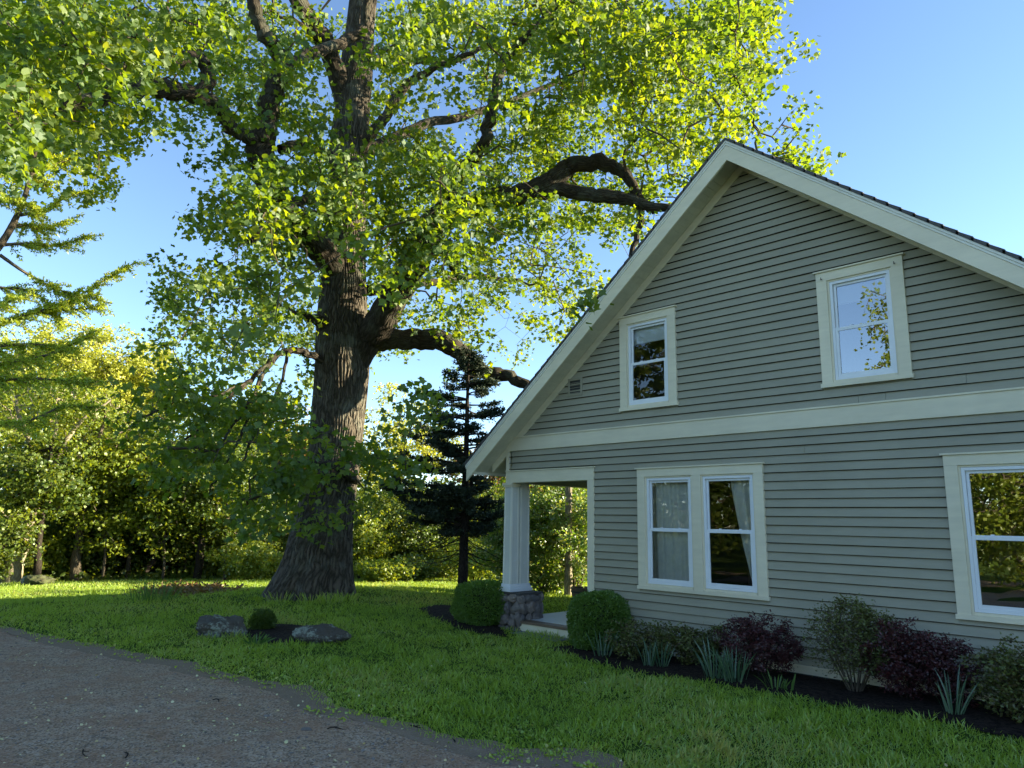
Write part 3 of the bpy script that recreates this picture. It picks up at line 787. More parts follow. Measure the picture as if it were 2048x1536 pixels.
u0 = j/k*tu+0*i; u1 = (j+1)/k*tu+0*i; l0 = S[:-1, :1]+0*j; l1 = S[1:, :1]+0*j
uv = np.stack([np.stack([u0,l0],-1),np.stack([u1,l0],-1),np.stack([u1,l1],-1),np.stack([u0,l1],-1)],-2).reshape(-1,2)
g.add(V, q, .5, uv); part('trunk', g, M['bark_big'], big, smooth=True)
TP, TRr = P, R
h0 = HT
LIMBS = [
 [(712,735,h0-.1,.24),(738,680,h0-.3,.31),(768,628,h0-.7,.32),(798,575,h0-1.1,.31),(826,528,h0-1.4,.30),(850,470,h0-1.6,.30),(900,425,h0-1.8,.25),(985,400,h0-2.1,.21),(1065,385,h0-2.3,.20),(1105,358,h0-2.4,.19),(1140,332,h0-2.4,.16),(1190,325,h0-2.5,.14),(1235,338,h0-2.5,.12),(1265,370,h0-2.5,.10),(1285,405,h0-2.5,.07),(1310,425,h0-2.5,.05)],
 [(1075,385,h0-2.3,.16),(1120,382,h0-2.4,.15),(1180,388,h0-2.6,.14),(1240,395,h0-2.7,.12),(1290,410,h0-2.8,.10),(1350,415,h0-2.9,.07),(1420,400,h0-3,.05)],
 [(1280,400,h0-2.7,.06),(1282,440,h0-2.7,.06),(1268,490,h0-2.7,.05),(1258,530,h0-2.7,.04)],
 [(690,690,h0,.18),(755,682,h0-.2,.20),(800,678,h0-.3,.22),(850,678,h0-.4,.22),(890,684,h0-.5,.21),(920,705,h0-.5,.19),(945,738,h0-.6,.16),(985,746,h0-.7,.14),(1025,755,h0-.8,.12),(1060,775,h0-.9,.10),(1110,800,h0-1,.07)],
 [(690,560,h0,.30),(640,500,h0-.6,.28),(590,445,h0-1.2,.26),(552,390,h0-1.7,.25),(530,335,h0-2,.25),(520,295,h0-2.2,.25),(533,255,h0-2.3,.21),(538,215,h0-2.4,.19),(548,180,h0-2.5,.18),(568,140,h0-2.6,.18),(560,112,h0-2.6,.15),(535,75,h0-2.7,.13),(515,40,h0-2.8,.12),(503,-10,h0-2.9,.11),(490,-120,h0-3,.08)],
 [(565,135,h0-2.6,.11),(600,118,h0-2,.11),(640,100,h0-1.5,.11),(690,85,h0-.9,.11),(725,55,h0-.7,.10),(735,0,h0-.8,.09),(745,-90,h0-1,.06)],
 [(523,292,h0-2.2,.16),(495,272,h0-2.4,.13),(465,258,h0-2.5,.12),(450,235,h0-2.6,.12),(430,208,h0-2.7,.12),(395,192,h0-2.9,.13),(350,182,h0-3.1,.14),(300,175,h0-3.3,.13),(255,182,h0-3.5,.12),(200,195,h0-3.7,.10),(150,213,h0-3.9,.08),(100,228,h0-4,.06),(40,200,h0-4.2,.04)],
 [(398,190,h0-2.9,.12),(418,155,h0-2.8,.12),(405,122,h0-2.8,.12),(375,115,h0-2.9,.11),(340,122,h0-3,.10),(315,105,h0-3.1,.08),(285,75,h0-3.3,.07),(240,60,h0-3.6,.06),(150,55,h0-4,.04)],
 [(718,310,h0-.2,.13),(745,265,h0-.5,.12),(775,225,h0-.6,.11),(800,185,h0-.6,.10),(830,158,h0-.6,.09),(880,130,h0-.7,.07),(945,105,h0-.8,.05)],
 [(735,120,h0-.2,.13),(780,122,h0+.1,.12),(840,120,h0+.6,.10),(900,122,h0+1.2,.08),(980,90,h0+2,.05)],
 [(870,440,h0-1.6,.16),(920,350,h0-2.2,.13),(968,290,h0-2.6,.11),(975,250,h0-2.7,.11),(990,190,h0-2.8,.10),(1005,130,h0-2.9,.09),(1045,80,h0-3,.07),(1100,25,h0-3.1,.06),(1150,-60,h0-3.2,.04)],
 [(650,725,h0-.3,.08),(620,708,h0-.55,.075),(585,700,h0-.9,.065),(555,712,h0-1.2,.055),(530,735,h0-1.6,.048),(495,765,h0-2,.04),(450,800,h0-2.5,.03),(400,850,h0-3,.022),(340,905,h0-3.6,.012)],
 [(830,520,h0-1.3,.15),(870,490,h0-1.4,.14),(900,500,h0-1.4,.14),(908,530,h0-1.4,.12),(922,560,h0-1.4,.06)],
 [(690,200,h0,.24),(668,130,h0-.3,.22),(640,70,h0-.7,.20),(605,15,h0-1.1,.18),(570,-60,h0-1.5,.14),(530,-200,h0-2,.08)],
 [(650,650,h0-.3,.15),(625,636,h0-.45,.10),(606,630,h0-.55,.07),(590,628,h0-.6,.04)],
 [(735,300,h0+.2,.14),(850,250,h0+1.5,.12),(1000,210,h0+3,.09),(1150,150,h0+4,.06),(1300,110,h0+5,.04)],
 [(740,580,h0+.2,.14),(830,570,h0+1.5,.11),(930,555,h0+2.6,.08),(1040,560,h0+3.4,.05)],
 [(690,420,h0-.2,.13),(610,400,h0-2.6,.09),(560,430,h0-4.2,.06),(500,480,h0-5.2,.04)],
 [(715,960,h0-.2,.10),(660,930,h0-1.6,.07),(600,925,h0-2.4,.05),(500,960,h0-3.2,.03)],
 [(555,712,h0-1.2,.035),(520,760,h0-1.9,.028),(480,830,h0-2.5,.03),(430,900,h0-3.1,.015)],
 [(575,702,h0-1.0,.032),(560,770,h0-1.6,.026),(520,850,h0-2.2,.03),(480,930,h0-2.8,.015)],
 [(500,762,h0-2,.03),(430,790,h0-2.8,.024),(350,815,h0-3.5,.025),(280,835,h0-4.1,.012)],
 [(530,738,h0-1.6,.028),(500,830,h0-2.3,.022),(455,920,h0-2.9,.02),(420,985,h0-3.3,.01)],
 [(560,300,h0-2,.10),(600,290,h0-1.8,.10),(660,310,h0-1.2,.09)],
]
def inimg(P):
    d = P-EYE; zz = d@BF; return np.stack([1024+FPX*(d@BR)/zz, 768-FPX*(d@BU)/zz], -1)
nodes = [TP[::6]]; LIMG = []
for L in LIMBS:
    P, R = tpath(L, 6); ii = np.arange(len(P)); jit = np.stack([A([mnoise.noise(Vector((x*.5, L[0][0]*.1, c*9.1))) for x in ii]) for c in range(3)], 1)
    P = P+jit*.07*np.minimum(ii, 6)[:, None]/6
    g = Geo(); g.tube(P, R*(1+.14*A([mnoise.noise(Vector((x*.22, L[0][1]*.1, 3))) for x in ii])), 16, bump=.018)
    # knobs and stubs
    part('limb', g, M['bark_limb'], big, smooth=True)
    nodes.append(P[3:]); LIMG.append(np.c_[inimg(P), (P-EYE)@BF, R])
nodes = np.concatenate(nodes)
# density of foliage, read off the crown: rows of 64 px from the top of the view
MAP = ["888888878888778889999998210",
"888777888888777888999998100",
"888777777667667778899996400",
"998776555676567787889985210",
"876532257898888888888775740",
"321400049999999999887764752",
"000000799999999998876665300",
"000000679999999996445540000",
"000005678889999975522300000",
"000005678888887665330000000",
"000005678875345435530000000",
"000014567751021313400000000",
"000024675301330000000000000",
"000033442342110000000000000",
"000013445565300000000000000",
"000000245533000000000000000",
"000000022100000000000000000"]
CC = A([TB[0], TB[1], 8.2]); CRAD = A([10.2, 10.2, 9.4])
tg = []
for r_, row in enumerate(MAP):
    for c_, ch in enumerate(row):
        dn = int(ch)/9
        if dn == 0: continue
        nn_ = rng.poisson(14.5*dn**1.4) if r_ < 13 else rng.poisson(8*dn**1.1)
        for _ in range(nn_):
            px = 64*(c_+rng.random()); py = 64*(r_+rng.random()); d = ray(px, py); dh = math.hypot(d[0], d[1]); d = d/dh
            o = (EYE-CC)/CRAD; dd = d/CRAD; a = dd@dd; b = o@dd; cc = o@o-1; disc = b*b-a*cc
            mid = -b/a
            if disc > 0: q = math.sqrt(disc)/a; lo, hi = mid-q, mid+q
            else: lo, hi = mid-2.5, mid+1.5
            lo = max(lo, 8.2); u = rng.random()
            if r_ >= 12: lo, hi = HT-5.5, HT-1.2
            elif 3 <= r_ <= 8 and 6 <= c_ <= 15 and rng.random() < .5: lo, hi = max(lo, 9), 13.5
            s = lo+(hi-lo)*u
            if s > hi: s = hi
            if 9 <= c_ <= 11 and s < HT+.5 and (r_ <= 4 or 8 <= r_ <= 13):
                if 630 < px < 750 and rng.random() < (.78 if r_ < 5 else .8): continue
            tg.append(EYE+d*s)
# crown that continues above and beside the frame
for _ in range(900):
    v = unit(rng.normal(size=3)); v[2] = abs(v[2])*.9; p = CC+v*CRAD*rng.uniform(.55, 1)
    x, y = inimg(p)
    if (p-EYE)@BF > 0 and -40 < x < 2100 and y > -30: continue
    if p[2] < 4 or np.linalg.norm(p[:2]-EYE[:2]) < 6.5: continue
    tg.append(p)
tg = A(tg); LIMG = np.concatenate(LIMG)
lq = A([-10.2, -5.6, 4.8]); s3 = A(sd[:]); rel = tg-lq; al = rel@s3; pd = np.linalg.norm(rel-al[:, None]*s3, axis=1)
tg = tg[~((al > .5) & (pd < 2.3) & (rng.random(len(tg)) < .8))]
ti = inimg(tg); td = (tg-EYE)@BF      # keep sprays off the gable and the roof edge
tg = tg[~((ti[:, 0] > 930) & (ti[:, 1] > 905-(ti[:, 0]-933)*1.262) & (td < 12.0))]
# keep the spray in front of the limbs thin, as on the real tree
ti = inimg(tg); td = (tg-EYE)@BF; keep = np.ones(len(tg), bool)
for a_, (x, y) in enumerate(ti):
    if 290 < y < 560 and 360 < x < 990: continue
    dd2 = np.hypot(LIMG[:, 0]-x, LIMG[:, 1]-y); q_ = (dd2 < 46+LIMG[:, 3]*60) & (LIMG[:, 2] > td[a_]-.3) & (LIMG[:, 3] > .07)
    if q_.any() and rng.random() < .68: keep[a_] = False
tg = tg[keep]
# nothing of the tree may stand inside the house
ins = (tg[:, 0] > -10) & (tg[:, 1] > -1.6) & (tg[:, 2] < 7.6-.8*np.abs(tg[:, 0]-RX)) | ((tg[:,0]>-9.3)&(tg[:,1]>-.6)&(tg[:,2]<3.6))
ins |= (tg[:, 2] < .7)
tg = tg[~ins]
g = Geo(); grow(g, nodes, tg, r0=.0055, rpow=.40, sag=.10, side=4, maxr=.055)
part('twigs', g, M['twig'], big)
# leaves: drooping sprays round each twig end
NL = 56
def sprays(tg, NL, size, spread, tmpl, droop=.65, flat=.5, nodes=None, down=.15):
    n = len(tg)*NL; c = np.repeat(tg, NL, 0)
    off = rng.normal(size=(n, 3)); off = unit(off)*(rng.random(n)**.6)[:, None]*spread*A([1, 1, .62]); off[:, 2] -= down*rng.random(n)
    return c+off
C = sprays(tg, NL, .13, .44, T_TULIP)
px_ = inimg(C); 
g = Geo()
cl = np.repeat(rng.random(len(tg)), NL)
vv = np.clip(.5*cl+.5*rng.random(len(C)), 0, 1)
leaves(g, C, .099, T_TULIP, droop=.55, flat=.42, var=vv, hmin=.55)
part('crown', g, M['tulip'], big)
print('big tree leaves', len(C))

# ================================================================== WOODLAND
def atx(px, h):
    d = ray(px, 1100); d = d/math.hypot(d[0], d[1]); p = EYE+d*h; return A([p[0], p[1], float(gz(p[0], p[1]))])
def make_tree(name, label, cat, base, trunks, crowns, mat, bark, lsz=.2, ncl=200, nl=18, tm=T_CLUMP, fine=.68, group=None, spread=.5, flat=.35, shell=.45, r0=.012):
    """trunks: paths of (px, py, h, r); crowns: (px, py, h, rx, rz[, ry]) in metres; everything in world space"""
    root = thing(name, label, cat, base, group)
    nodes = []; g = Geo()
    for L in trunks:
        P, R = tpath(L, 6); P = P+np.array([[mnoise.noise(Vector((i*.3, L[0][0]*.3, c*5.)))*.08*min(i, 5)/5 for c in range(3)] for i in range(len(P))])
        g.tube(P, R, 9, bump=.04); nodes.append(P[len(P)//3:])
    nodes = np.concatenate(nodes)
    part('trunk', g, bark, root, smooth=True)
    tg = []
    for c in crowns:
        px, py, h, rx, rz = c[:5]; ry = c[5] if len(c) > 5 else rx; ctr = ath(px, py, h); n = int(ncl*(c[6] if len(c) > 6 else 1)/len(crowns))
        v = unit(rng.normal(size=(n, 3)))*(rng.random(n)**shell)[:, None]
        lump = A([mnoise.noise(Vector(q*2.1+A([px*.01, h, 0]))) for q in v]); v *= (1+.35*lump)[:, None]
        tg.append(ctr+v*A([rx, ry, rz]))
    tg = np.concatenate(tg); tg = tg[tg[:, 2] > gz(tg[:, 0], tg[:, 1])+.15]
    g = Geo(); grow(g, nodes, tg, r0=r0, rpow=.42, sag=-.05, side=3, maxr=.07); part('branches', g, bark, root)
    lsz = lsz*fine; nl = int(nl/fine**1.75); C = sprays(tg, nl, lsz, spread, tm, down=.1); g = Geo()
    vv = np.clip(.6*np.repeat(rng.random(len(tg)), nl)+.4*rng.random(len(C)), 0, 1)
    leaves(g, C, lsz, tm, droop=.25, flat=flat, var=vv); part('crown', g, mat, root)
    return root
WG = 'trees at the edge of the wood'
B = lambda px, py, h: ath(px, py, h)
def gbase(px, h): return atx(px, h)
def tb(px, h):      # pixel row of the ground at that azimuth and distance
    q = inimg(atx(px, h)[None])[0]; return q[1]
H1 = 27.5
make_tree('forked_tree', 'pale barked tree leaning right and forking into three, at the far left of the wood', 'tree', gbase(23, H1),
 [[(20,tb(20,H1)+4,H1,.30),(34,1115,H1,.24),(48,1070,H1,.21),(62,1025,H1,.19),(74,985,H1,.18),(70,940,H1,.12),(62,895,H1,.09),(46,850,H1,.06),(30,790,H1,.03)],
  [(72,990,H1,.13),(88,955,H1,.11),(98,915,H1,.09),(108,860,H1,.06),(112,800,H1,.03)],
  [(74,992,H1,.15),(98,945,H1,.13),(125,900,H1,.10),(140,870,H1,.07),(175,830,H1,.05),(220,800,H1,.03)]],
 [(60,800,H1,2.2,1.3),(150,800,H1+1,1.8,.9),(30,1010,H1-.5,1.3,.9,1.3,.5)], M['lime'], M['bark_pale'], .15, 150, 18)
make_tree('yellow_tree', 'golden yellow spring tree rising above the wood on the left', 'tree', gbase(160, 36),
 [[(150,tb(150,36)+4,36,.22),(160,1050,36,.18),(178,960,36,.16),(190,880,36,.12),(205,800,36,.08),(215,720,36,.04)],
  [(160,1040,36,.12),(165,940,36,.10),(150,860,36,.08),(130,780,36,.05),(120,720,36,.03)], [(185,920,36,.10),(215,860,36,.08),(250,790,36,.05),(270,740,36,.03)], [(188,900,36,.08),(225,870,36,.07),(235,800,36,.05)]],
 [(200,765,36,3.1,2.6),(285,775,36,2.0,2.0),(120,745,37,2.8,2.4),(185,850,36,3.6,1.5)], M['yellow'], M['bark_grey'], .15, 1100, 24, spread=.40)
make_tree('yellow_tree', 'second golden tree, lower and partly hidden behind the leaning larch boughs', 'tree', gbase(20, 41),
 [[(20,tb(20,41)+4,41,.2),(25,1000,41,.16),(40,880,41,.12),(50,760,41,.06)]], [(40,770,41,3.2,2.4),(0,850,41,3,2.2)], M['yellow'], M['bark_grey'], .20, 300, 20)
fr = [
 ('slender_tree','thin dark tree with a crooked trunk beside the mossy rock',74,27,[(72,0,27,.13),(78,1095,27,.10),(86,1020,27,.09),(92,960,27,.07),(104,880,27,.04)],[(90,950,27,1.5,1.3)],'midgreen','bark_dark'),
 ('twin_stem_tree','grey twin stemmed tree between the forked tree and the crooked sapling',148,28,[(146,0,28,.17),(157,1095,28,.14),(168,1010,28,.12),(182,950,28,.10),(196,890,28,.06),(210,820,28,.03)],[(190,900,28,1.8,1.5),(150,960,28.5,1.3,1.2)],'lime','bark_grey'),
 ('slender_tree','thin pale sapling right of the twin stemmed tree',256,29,[(254,0,29,.09),(262,1080,29,.07),(272,1000,29,.06),(285,930,29,.04)],[(275,950,29,1.7,1.5)],'midgreen','bark_grey'),
 ('leaning_tree','slim tree leaning hard to the right in the dark undergrowth',285,28.5,[(283,0,28.5,.11),(308,1112,28.5,.09),(326,1080,28.5,.08),(343,1048,28.5,.07),(360,1000,28.5,.05),(385,940,28.5,.03)],[(370,960,28.5,1.7,1.5)],'midgreen','bark_dark'),
 ('straight_tree','dark straight tree behind the brush heap',396,27.5,[(394,0,27.5,.15),(401,1100,27.5,.12),(406,1040,27.5,.11),(408,960,27.5,.09),(415,880,27.5,.05)],[(420,900,27.5,2.2,1.7),(470,980,28,1.4,1.2)],'midgreen','bark_dark'),
 ('thick_tree','broad dark tree standing deeper in the shade of the wood',238,33,[(234,0,33,.30),(238,1080,33,.26),(244,1000,33,.22),(250,900,33,.14),(255,820,33,.06)],[(255,900,33,2.6,1.8),(330,880,33,2.2,1.7)],'midgreen','bark_dark'),
 ('wood_tree','green tree just left of the furrowed trunk, deep in the wood',500,33,[(498,0,33,.16),(505,1080,33,.13),(512,980,33,.10),(515,860,33,.05)],[(520,880,33,2.6,1.9),(470,840,34,2.2,1.8)],'lime','bark_dark'),
 ('russet_tree','russet tinted tree seen left of the furrowed trunk',575,38,[(578,0,38,.16),(580,1050,38,.13),(582,950,38,.10),(580,850,38,.05)],[(565,880,38,2.6,2.0),(600,930,37,2,1.6)],'russet','bark_grey'),
 ('golden_tree','sunlit golden tree right of the furrowed trunk',800,40,[(800,0,40,.18),(805,1050,40,.14),(800,950,40,.10),(795,860,40,.05)],[(800,860,40,2.8,2.8),(755,920,39,2.0,2.0),(855,900,41,2.3,2.0)],'yellow','bark_grey'),
 ('wood_tree','leafy green tree right of the furrowed trunk below the golden one',770,31,[(765,0,31,.14),(770,1080,31,.11),(775,1010,31,.08)],[(770,1030,31,1.8,1.6),(830,1060,31,1.6,1.4)],'midgreen','bark_dark'),
 ('orange_tree','orange yellow tree behind the dark spruce',985,42,[(985,0,42,.18),(985,1000,42,.13),(985,930,42,.08)],[(985,935,42,2.8,1.7),(1050,960,42,2.2,1.6)],'russet','bark_grey'),
 ('wood_tree','olive tree filling the gap between spruce and porch column',960,33,[(960,0,33,.13),(965,1080,33,.1),(970,1020,33,.07)],[(965,1030,33,2.0,1.4),(1000,1080,33,1.4,1.2)],'midgreen','bark_grey'),
 ('slender_tree','whippy sapling with loose foliage just right of the broad dark tree',325,27.5,[(325,0,27.5,.05),(330,1080,27.5,.04),(335,1000,27.5,.03),(345,930,27.5,.02)],[(335,1010,27.5,1.3,1.5),(300,930,27.5,1.3,1.1)],'lime','bark_grey'),
 ('slender_tree','young tree with airy foliage between the thin pale sapling and the twin stems',205,27.8,[(205,0,27.8,.05),(210,1080,27.8,.04),(212,1000,27.8,.03),(220,930,27.8,.02)],[(212,1020,27.8,1.2,1.4),(240,930,27.8,1.3,1.1)],'lime','bark_grey'),
 ('slender_tree','young tree with airy foliage close right of the straight dark tree',450,27,[(450,0,27,.05),(452,1080,27,.04),(455,1000,27,.03)],[(455,1030,27,1.3,1.4),(420,960,27,1.2,1.1)],'midgreen','bark_grey'),
 ('slender_tree','young tree with airy foliage left of the straight dark tree',370,29,[(370,0,29,.05),(372,1080,29,.04),(378,1000,29,.03)],[(375,1050,29,1.2,1.3),(395,960,29,1.4,1.2)],'midgreen','bark_grey'),
 ('pale_tree','yellow green tree at the far left edge behind the larch boughs',-60,33,[(-60,0,33,.2),(-50,1000,33,.15),(-40,880,33,.1)],[(-40,930,33,3,2),(20,960,34,2,1.6),(-100,820,34,3,2.4)],'lime','bark_grey'),
]
for nm, lb, px, h, tk, cr, mt, bk in fr:
    tk = [list(t) for t in tk]; tk[0][1] = tb(tk[0][0], h)+4; tk = [tuple(t) for t in tk]
    make_tree(nm, lb, 'tree', gbase(px, h), [tk], cr, M[mt], M[bk], .16 if h < 35 else .2, 190 if h < 35 else 260, 17, group=WG)
# shrubs and saplings of the understory
def make_shrub(name, label, base, R_, hgt, mat, n, lsz, bark='bark_dark', tm=T_CLUMP, group=None, cat='shrub', nst=7, flat=.3, zc=.55, nl=14, spread=.22, sink=0):
    base = A(base, float) if len(base) == 3 else A([*base, float(gz(*base))])
    root = thing(name, label, cat, base, group)
    v = unit(rng.normal(size=(n, 3)))*(rng.random(n)**.38)[:, None]
    lump = A([mnoise.noise(Vector(q*2.3+base*.7)) for q in v]); v *= (1+.30*lump)[:, None]
    tg = base+A([0, 0, hgt*zc])+v*A([R_, R_, hgt*(1-zc)]); tg = tg[tg[:, 2] > base[2]+.03]
    nodes = []; g = Geo()
    for i in range(nst):
        a = rng.uniform(0, 6.28); P = A([base+A([.06*R_*math.cos(a), .06*R_*math.sin(a), -.03]), base+A([.25*R_*math.cos(a), .25*R_*math.sin(a), hgt*.3]), base+A([.45*R_*math.cos(a), .45*R_*math.sin(a), hgt*.6])])
        P = spline(P, 4); g.tube(P, np.linspace(.014, .007, len(P))*hgt**.5*1.2, 5); nodes.append(P)
    grow(g, np.concatenate(nodes), tg, r0=.0028*hgt**.5, rpow=.4, sag=0, side=3, maxr=.02)
    part('stems', g, M[bark], root)
    C = sprays(tg, nl, lsz, spread, tm, down=0); C = C[C[:, 2] > gz(C[:, 0], C[:, 1])+.01]; g = Geo()
    leaves(g, C, lsz, tm, droop=-.1, flat=flat); part('foliage', g, mat if not isinstance(mat, str) else M[mat], root)
    return root
SG = 'bushes of the undergrowth along the wood edge'
ul = [(-40,27,1.6,2.2,'midgreen','bush at the far left edge of the lawn'),(60,29,1.5,1.9,'lime','yellow green bush behind the forked tree base'),(120,29.5,1.6,2.6,'midgreen','green bush between the slender trunks on the left'),
(195,30,1.8,2.4,'deep','dark bush right of the twin stemmed tree'),(230,31,1.6,3.6,'midgreen','tall green sapling bush in front of the broad dark tree'),(310,30,1.9,2.5,'deep','dark low bush under the leaning tree'),
(350,30.5,1.7,3.4,'midgreen','tall leafy bush right of the leaning tree'),(440,30,1.8,2.8,'midgreen','round green bush right of the straight tree'),(500,26,1.2,1.25,'lime','arching low bush at the lawn edge left of the furrowed trunk'),
(560,29,1.8,3.2,'midgreen','tall bush half hidden by the furrowed trunk'),(725,27,1.2,2.3,'lime','arching bright bush touching the right side of the furrowed trunk'),(770,24,.9,.75,'lime','low bright bush right of the furrowed trunk base'),
(790,29,1.9,3.6,'midgreen','large rounded bush between trunk and spruce'),(850,28,1.6,2.9,'deep','dark rounded bush just left of the spruce'),(830,25,.9,.8,'midgreen','small green bush at the left foot of the spruce'),
(900,27,1.3,1.5,'lime','pale feathery bush behind the spruce trunk'),(955,25,1.2,1.5,'lime','pale feathery bush right of the spruce trunk'),(990,29,1.6,2.6,'midgreen','green bush behind the clipped round bush by the pier'),
(150,33,2.2,3.6,'deep','deep green bush in the shade behind the twin stems'),(400,33,2.2,3.8,'deep','deep green bush in the shade behind the straight tree'),(650,33,2.4,4.0,'deep','deep green bush in the shade behind the furrowed trunk'),(280,34,2.4,4.2,'deep','deep green bush in the shade behind the leaning tree')]
for px, h, R_, hg, mt, lb in ul:
    make_shrub('bush', lb, atx(px, h), R_, hg, mt, int(120*R_), .085 if h < 28 else .10, group=SG, nl=32, spread=.32, cat='bush')
# lilac behind the porch
for px, h, R_, hg, lb in ((1030,17.5,.9,2.2,'sunlit lilac bush showing left of the porch column'),(1085,18,1.2,2.9,'sunlit lilac bush in the left half of the porch opening'),(1150,17.8,1.3,3.0,'sunlit lilac bush in the right half of the porch opening')):
    make_shrub('lilac', lb, atx(px, h), R_, hg, 'lilac', 520, .080, bark='bark_grey', tm=T_OVAL*A([1.3, 1]), group='lilacs behind the porch', nl=22, spread=.2, nst=16, zc=.50)
make_tree('lilac_backdrop_tree', 'olive green tree high behind the lilac seen under the porch ceiling', 'tree', atx(1140,24), [[(1150,tb(1150,24)+3,24,.14),(1152,1080,24,.12),(1150,980,24,.08)]], [(1120,975,24,2.2,1.3),(1180,985,25,2,1.3)], M['lime'], M['bark_grey'], .14, 170, 18)
# pole seen through the porch
g = Geo(); pb = atx(1137, 17.0); g.tube([pb+A([0,0,-.1]), pb+A([0,0,2.2]), pb+A([.02,0,5.2])], [.085,.08,.07], 12)
g.tube([pb+A([0,0,-.1]), pb+A([0,0,.5])], [.10,.095], 12)
tag(g.build('utility_pole', M['bark_pale'], loc=pb), 'weathered grey wooden pole standing among the lilacs', 'pole')
# far wood: one mass
FW = Geo(); n = 5200; az = frac(n, -3.6, .62); rr = rng.uniform(43, 62, n); hz = 1-rng.random(n)**1.6
x = np.sin(az)*rr; y = -8.2+np.cos(az)*rr
top = 5.8+1.6*np.sin(az*9)+1.2*np.sin(az*23+1)+.8*np.sin(az*47)
zc = gz(x, y)+.3+hz*top
C = np.repeat(np.stack([x, y, zc], -1), 16, 0)+rng.normal(size=(n*16, 3))*A([.8, .8, .5])
leaves(FW, C, .40, T_CLUMP, droop=.2, flat=.35, var=np.clip(np.repeat(rng.random(n), 16)*.7+.3*rng.random(n*16), 0, 1))
tag(FW.build('far_wood', M['midgreen']), 'dense mass of green foliage closing the view behind the lawn', 'woodland', kind='stuff')
n = 13000; az = frac(n, -1.62, .62); rr = rng.uniform(27.5, 40, n); x = np.sin(az)*rr; y = -8.2+np.cos(az)*rr; g = Geo()
C = np.stack([x, y, gz(x, y)+rng.random(n)**1.6*1.7*sm(rr, 27, 33)+.05], -1); C = np.repeat(C, 5, 0)+rng.normal(size=(n*5, 3))*A([.22, .22, .12])
leaves(g, C, .15, T_CLUMP, droop=-.2, flat=.3); tag(g.build('undergrowth', M['midgreen']), 'dark low undergrowth covering the floor of the wood', 'undergrowth', kind='stuff')

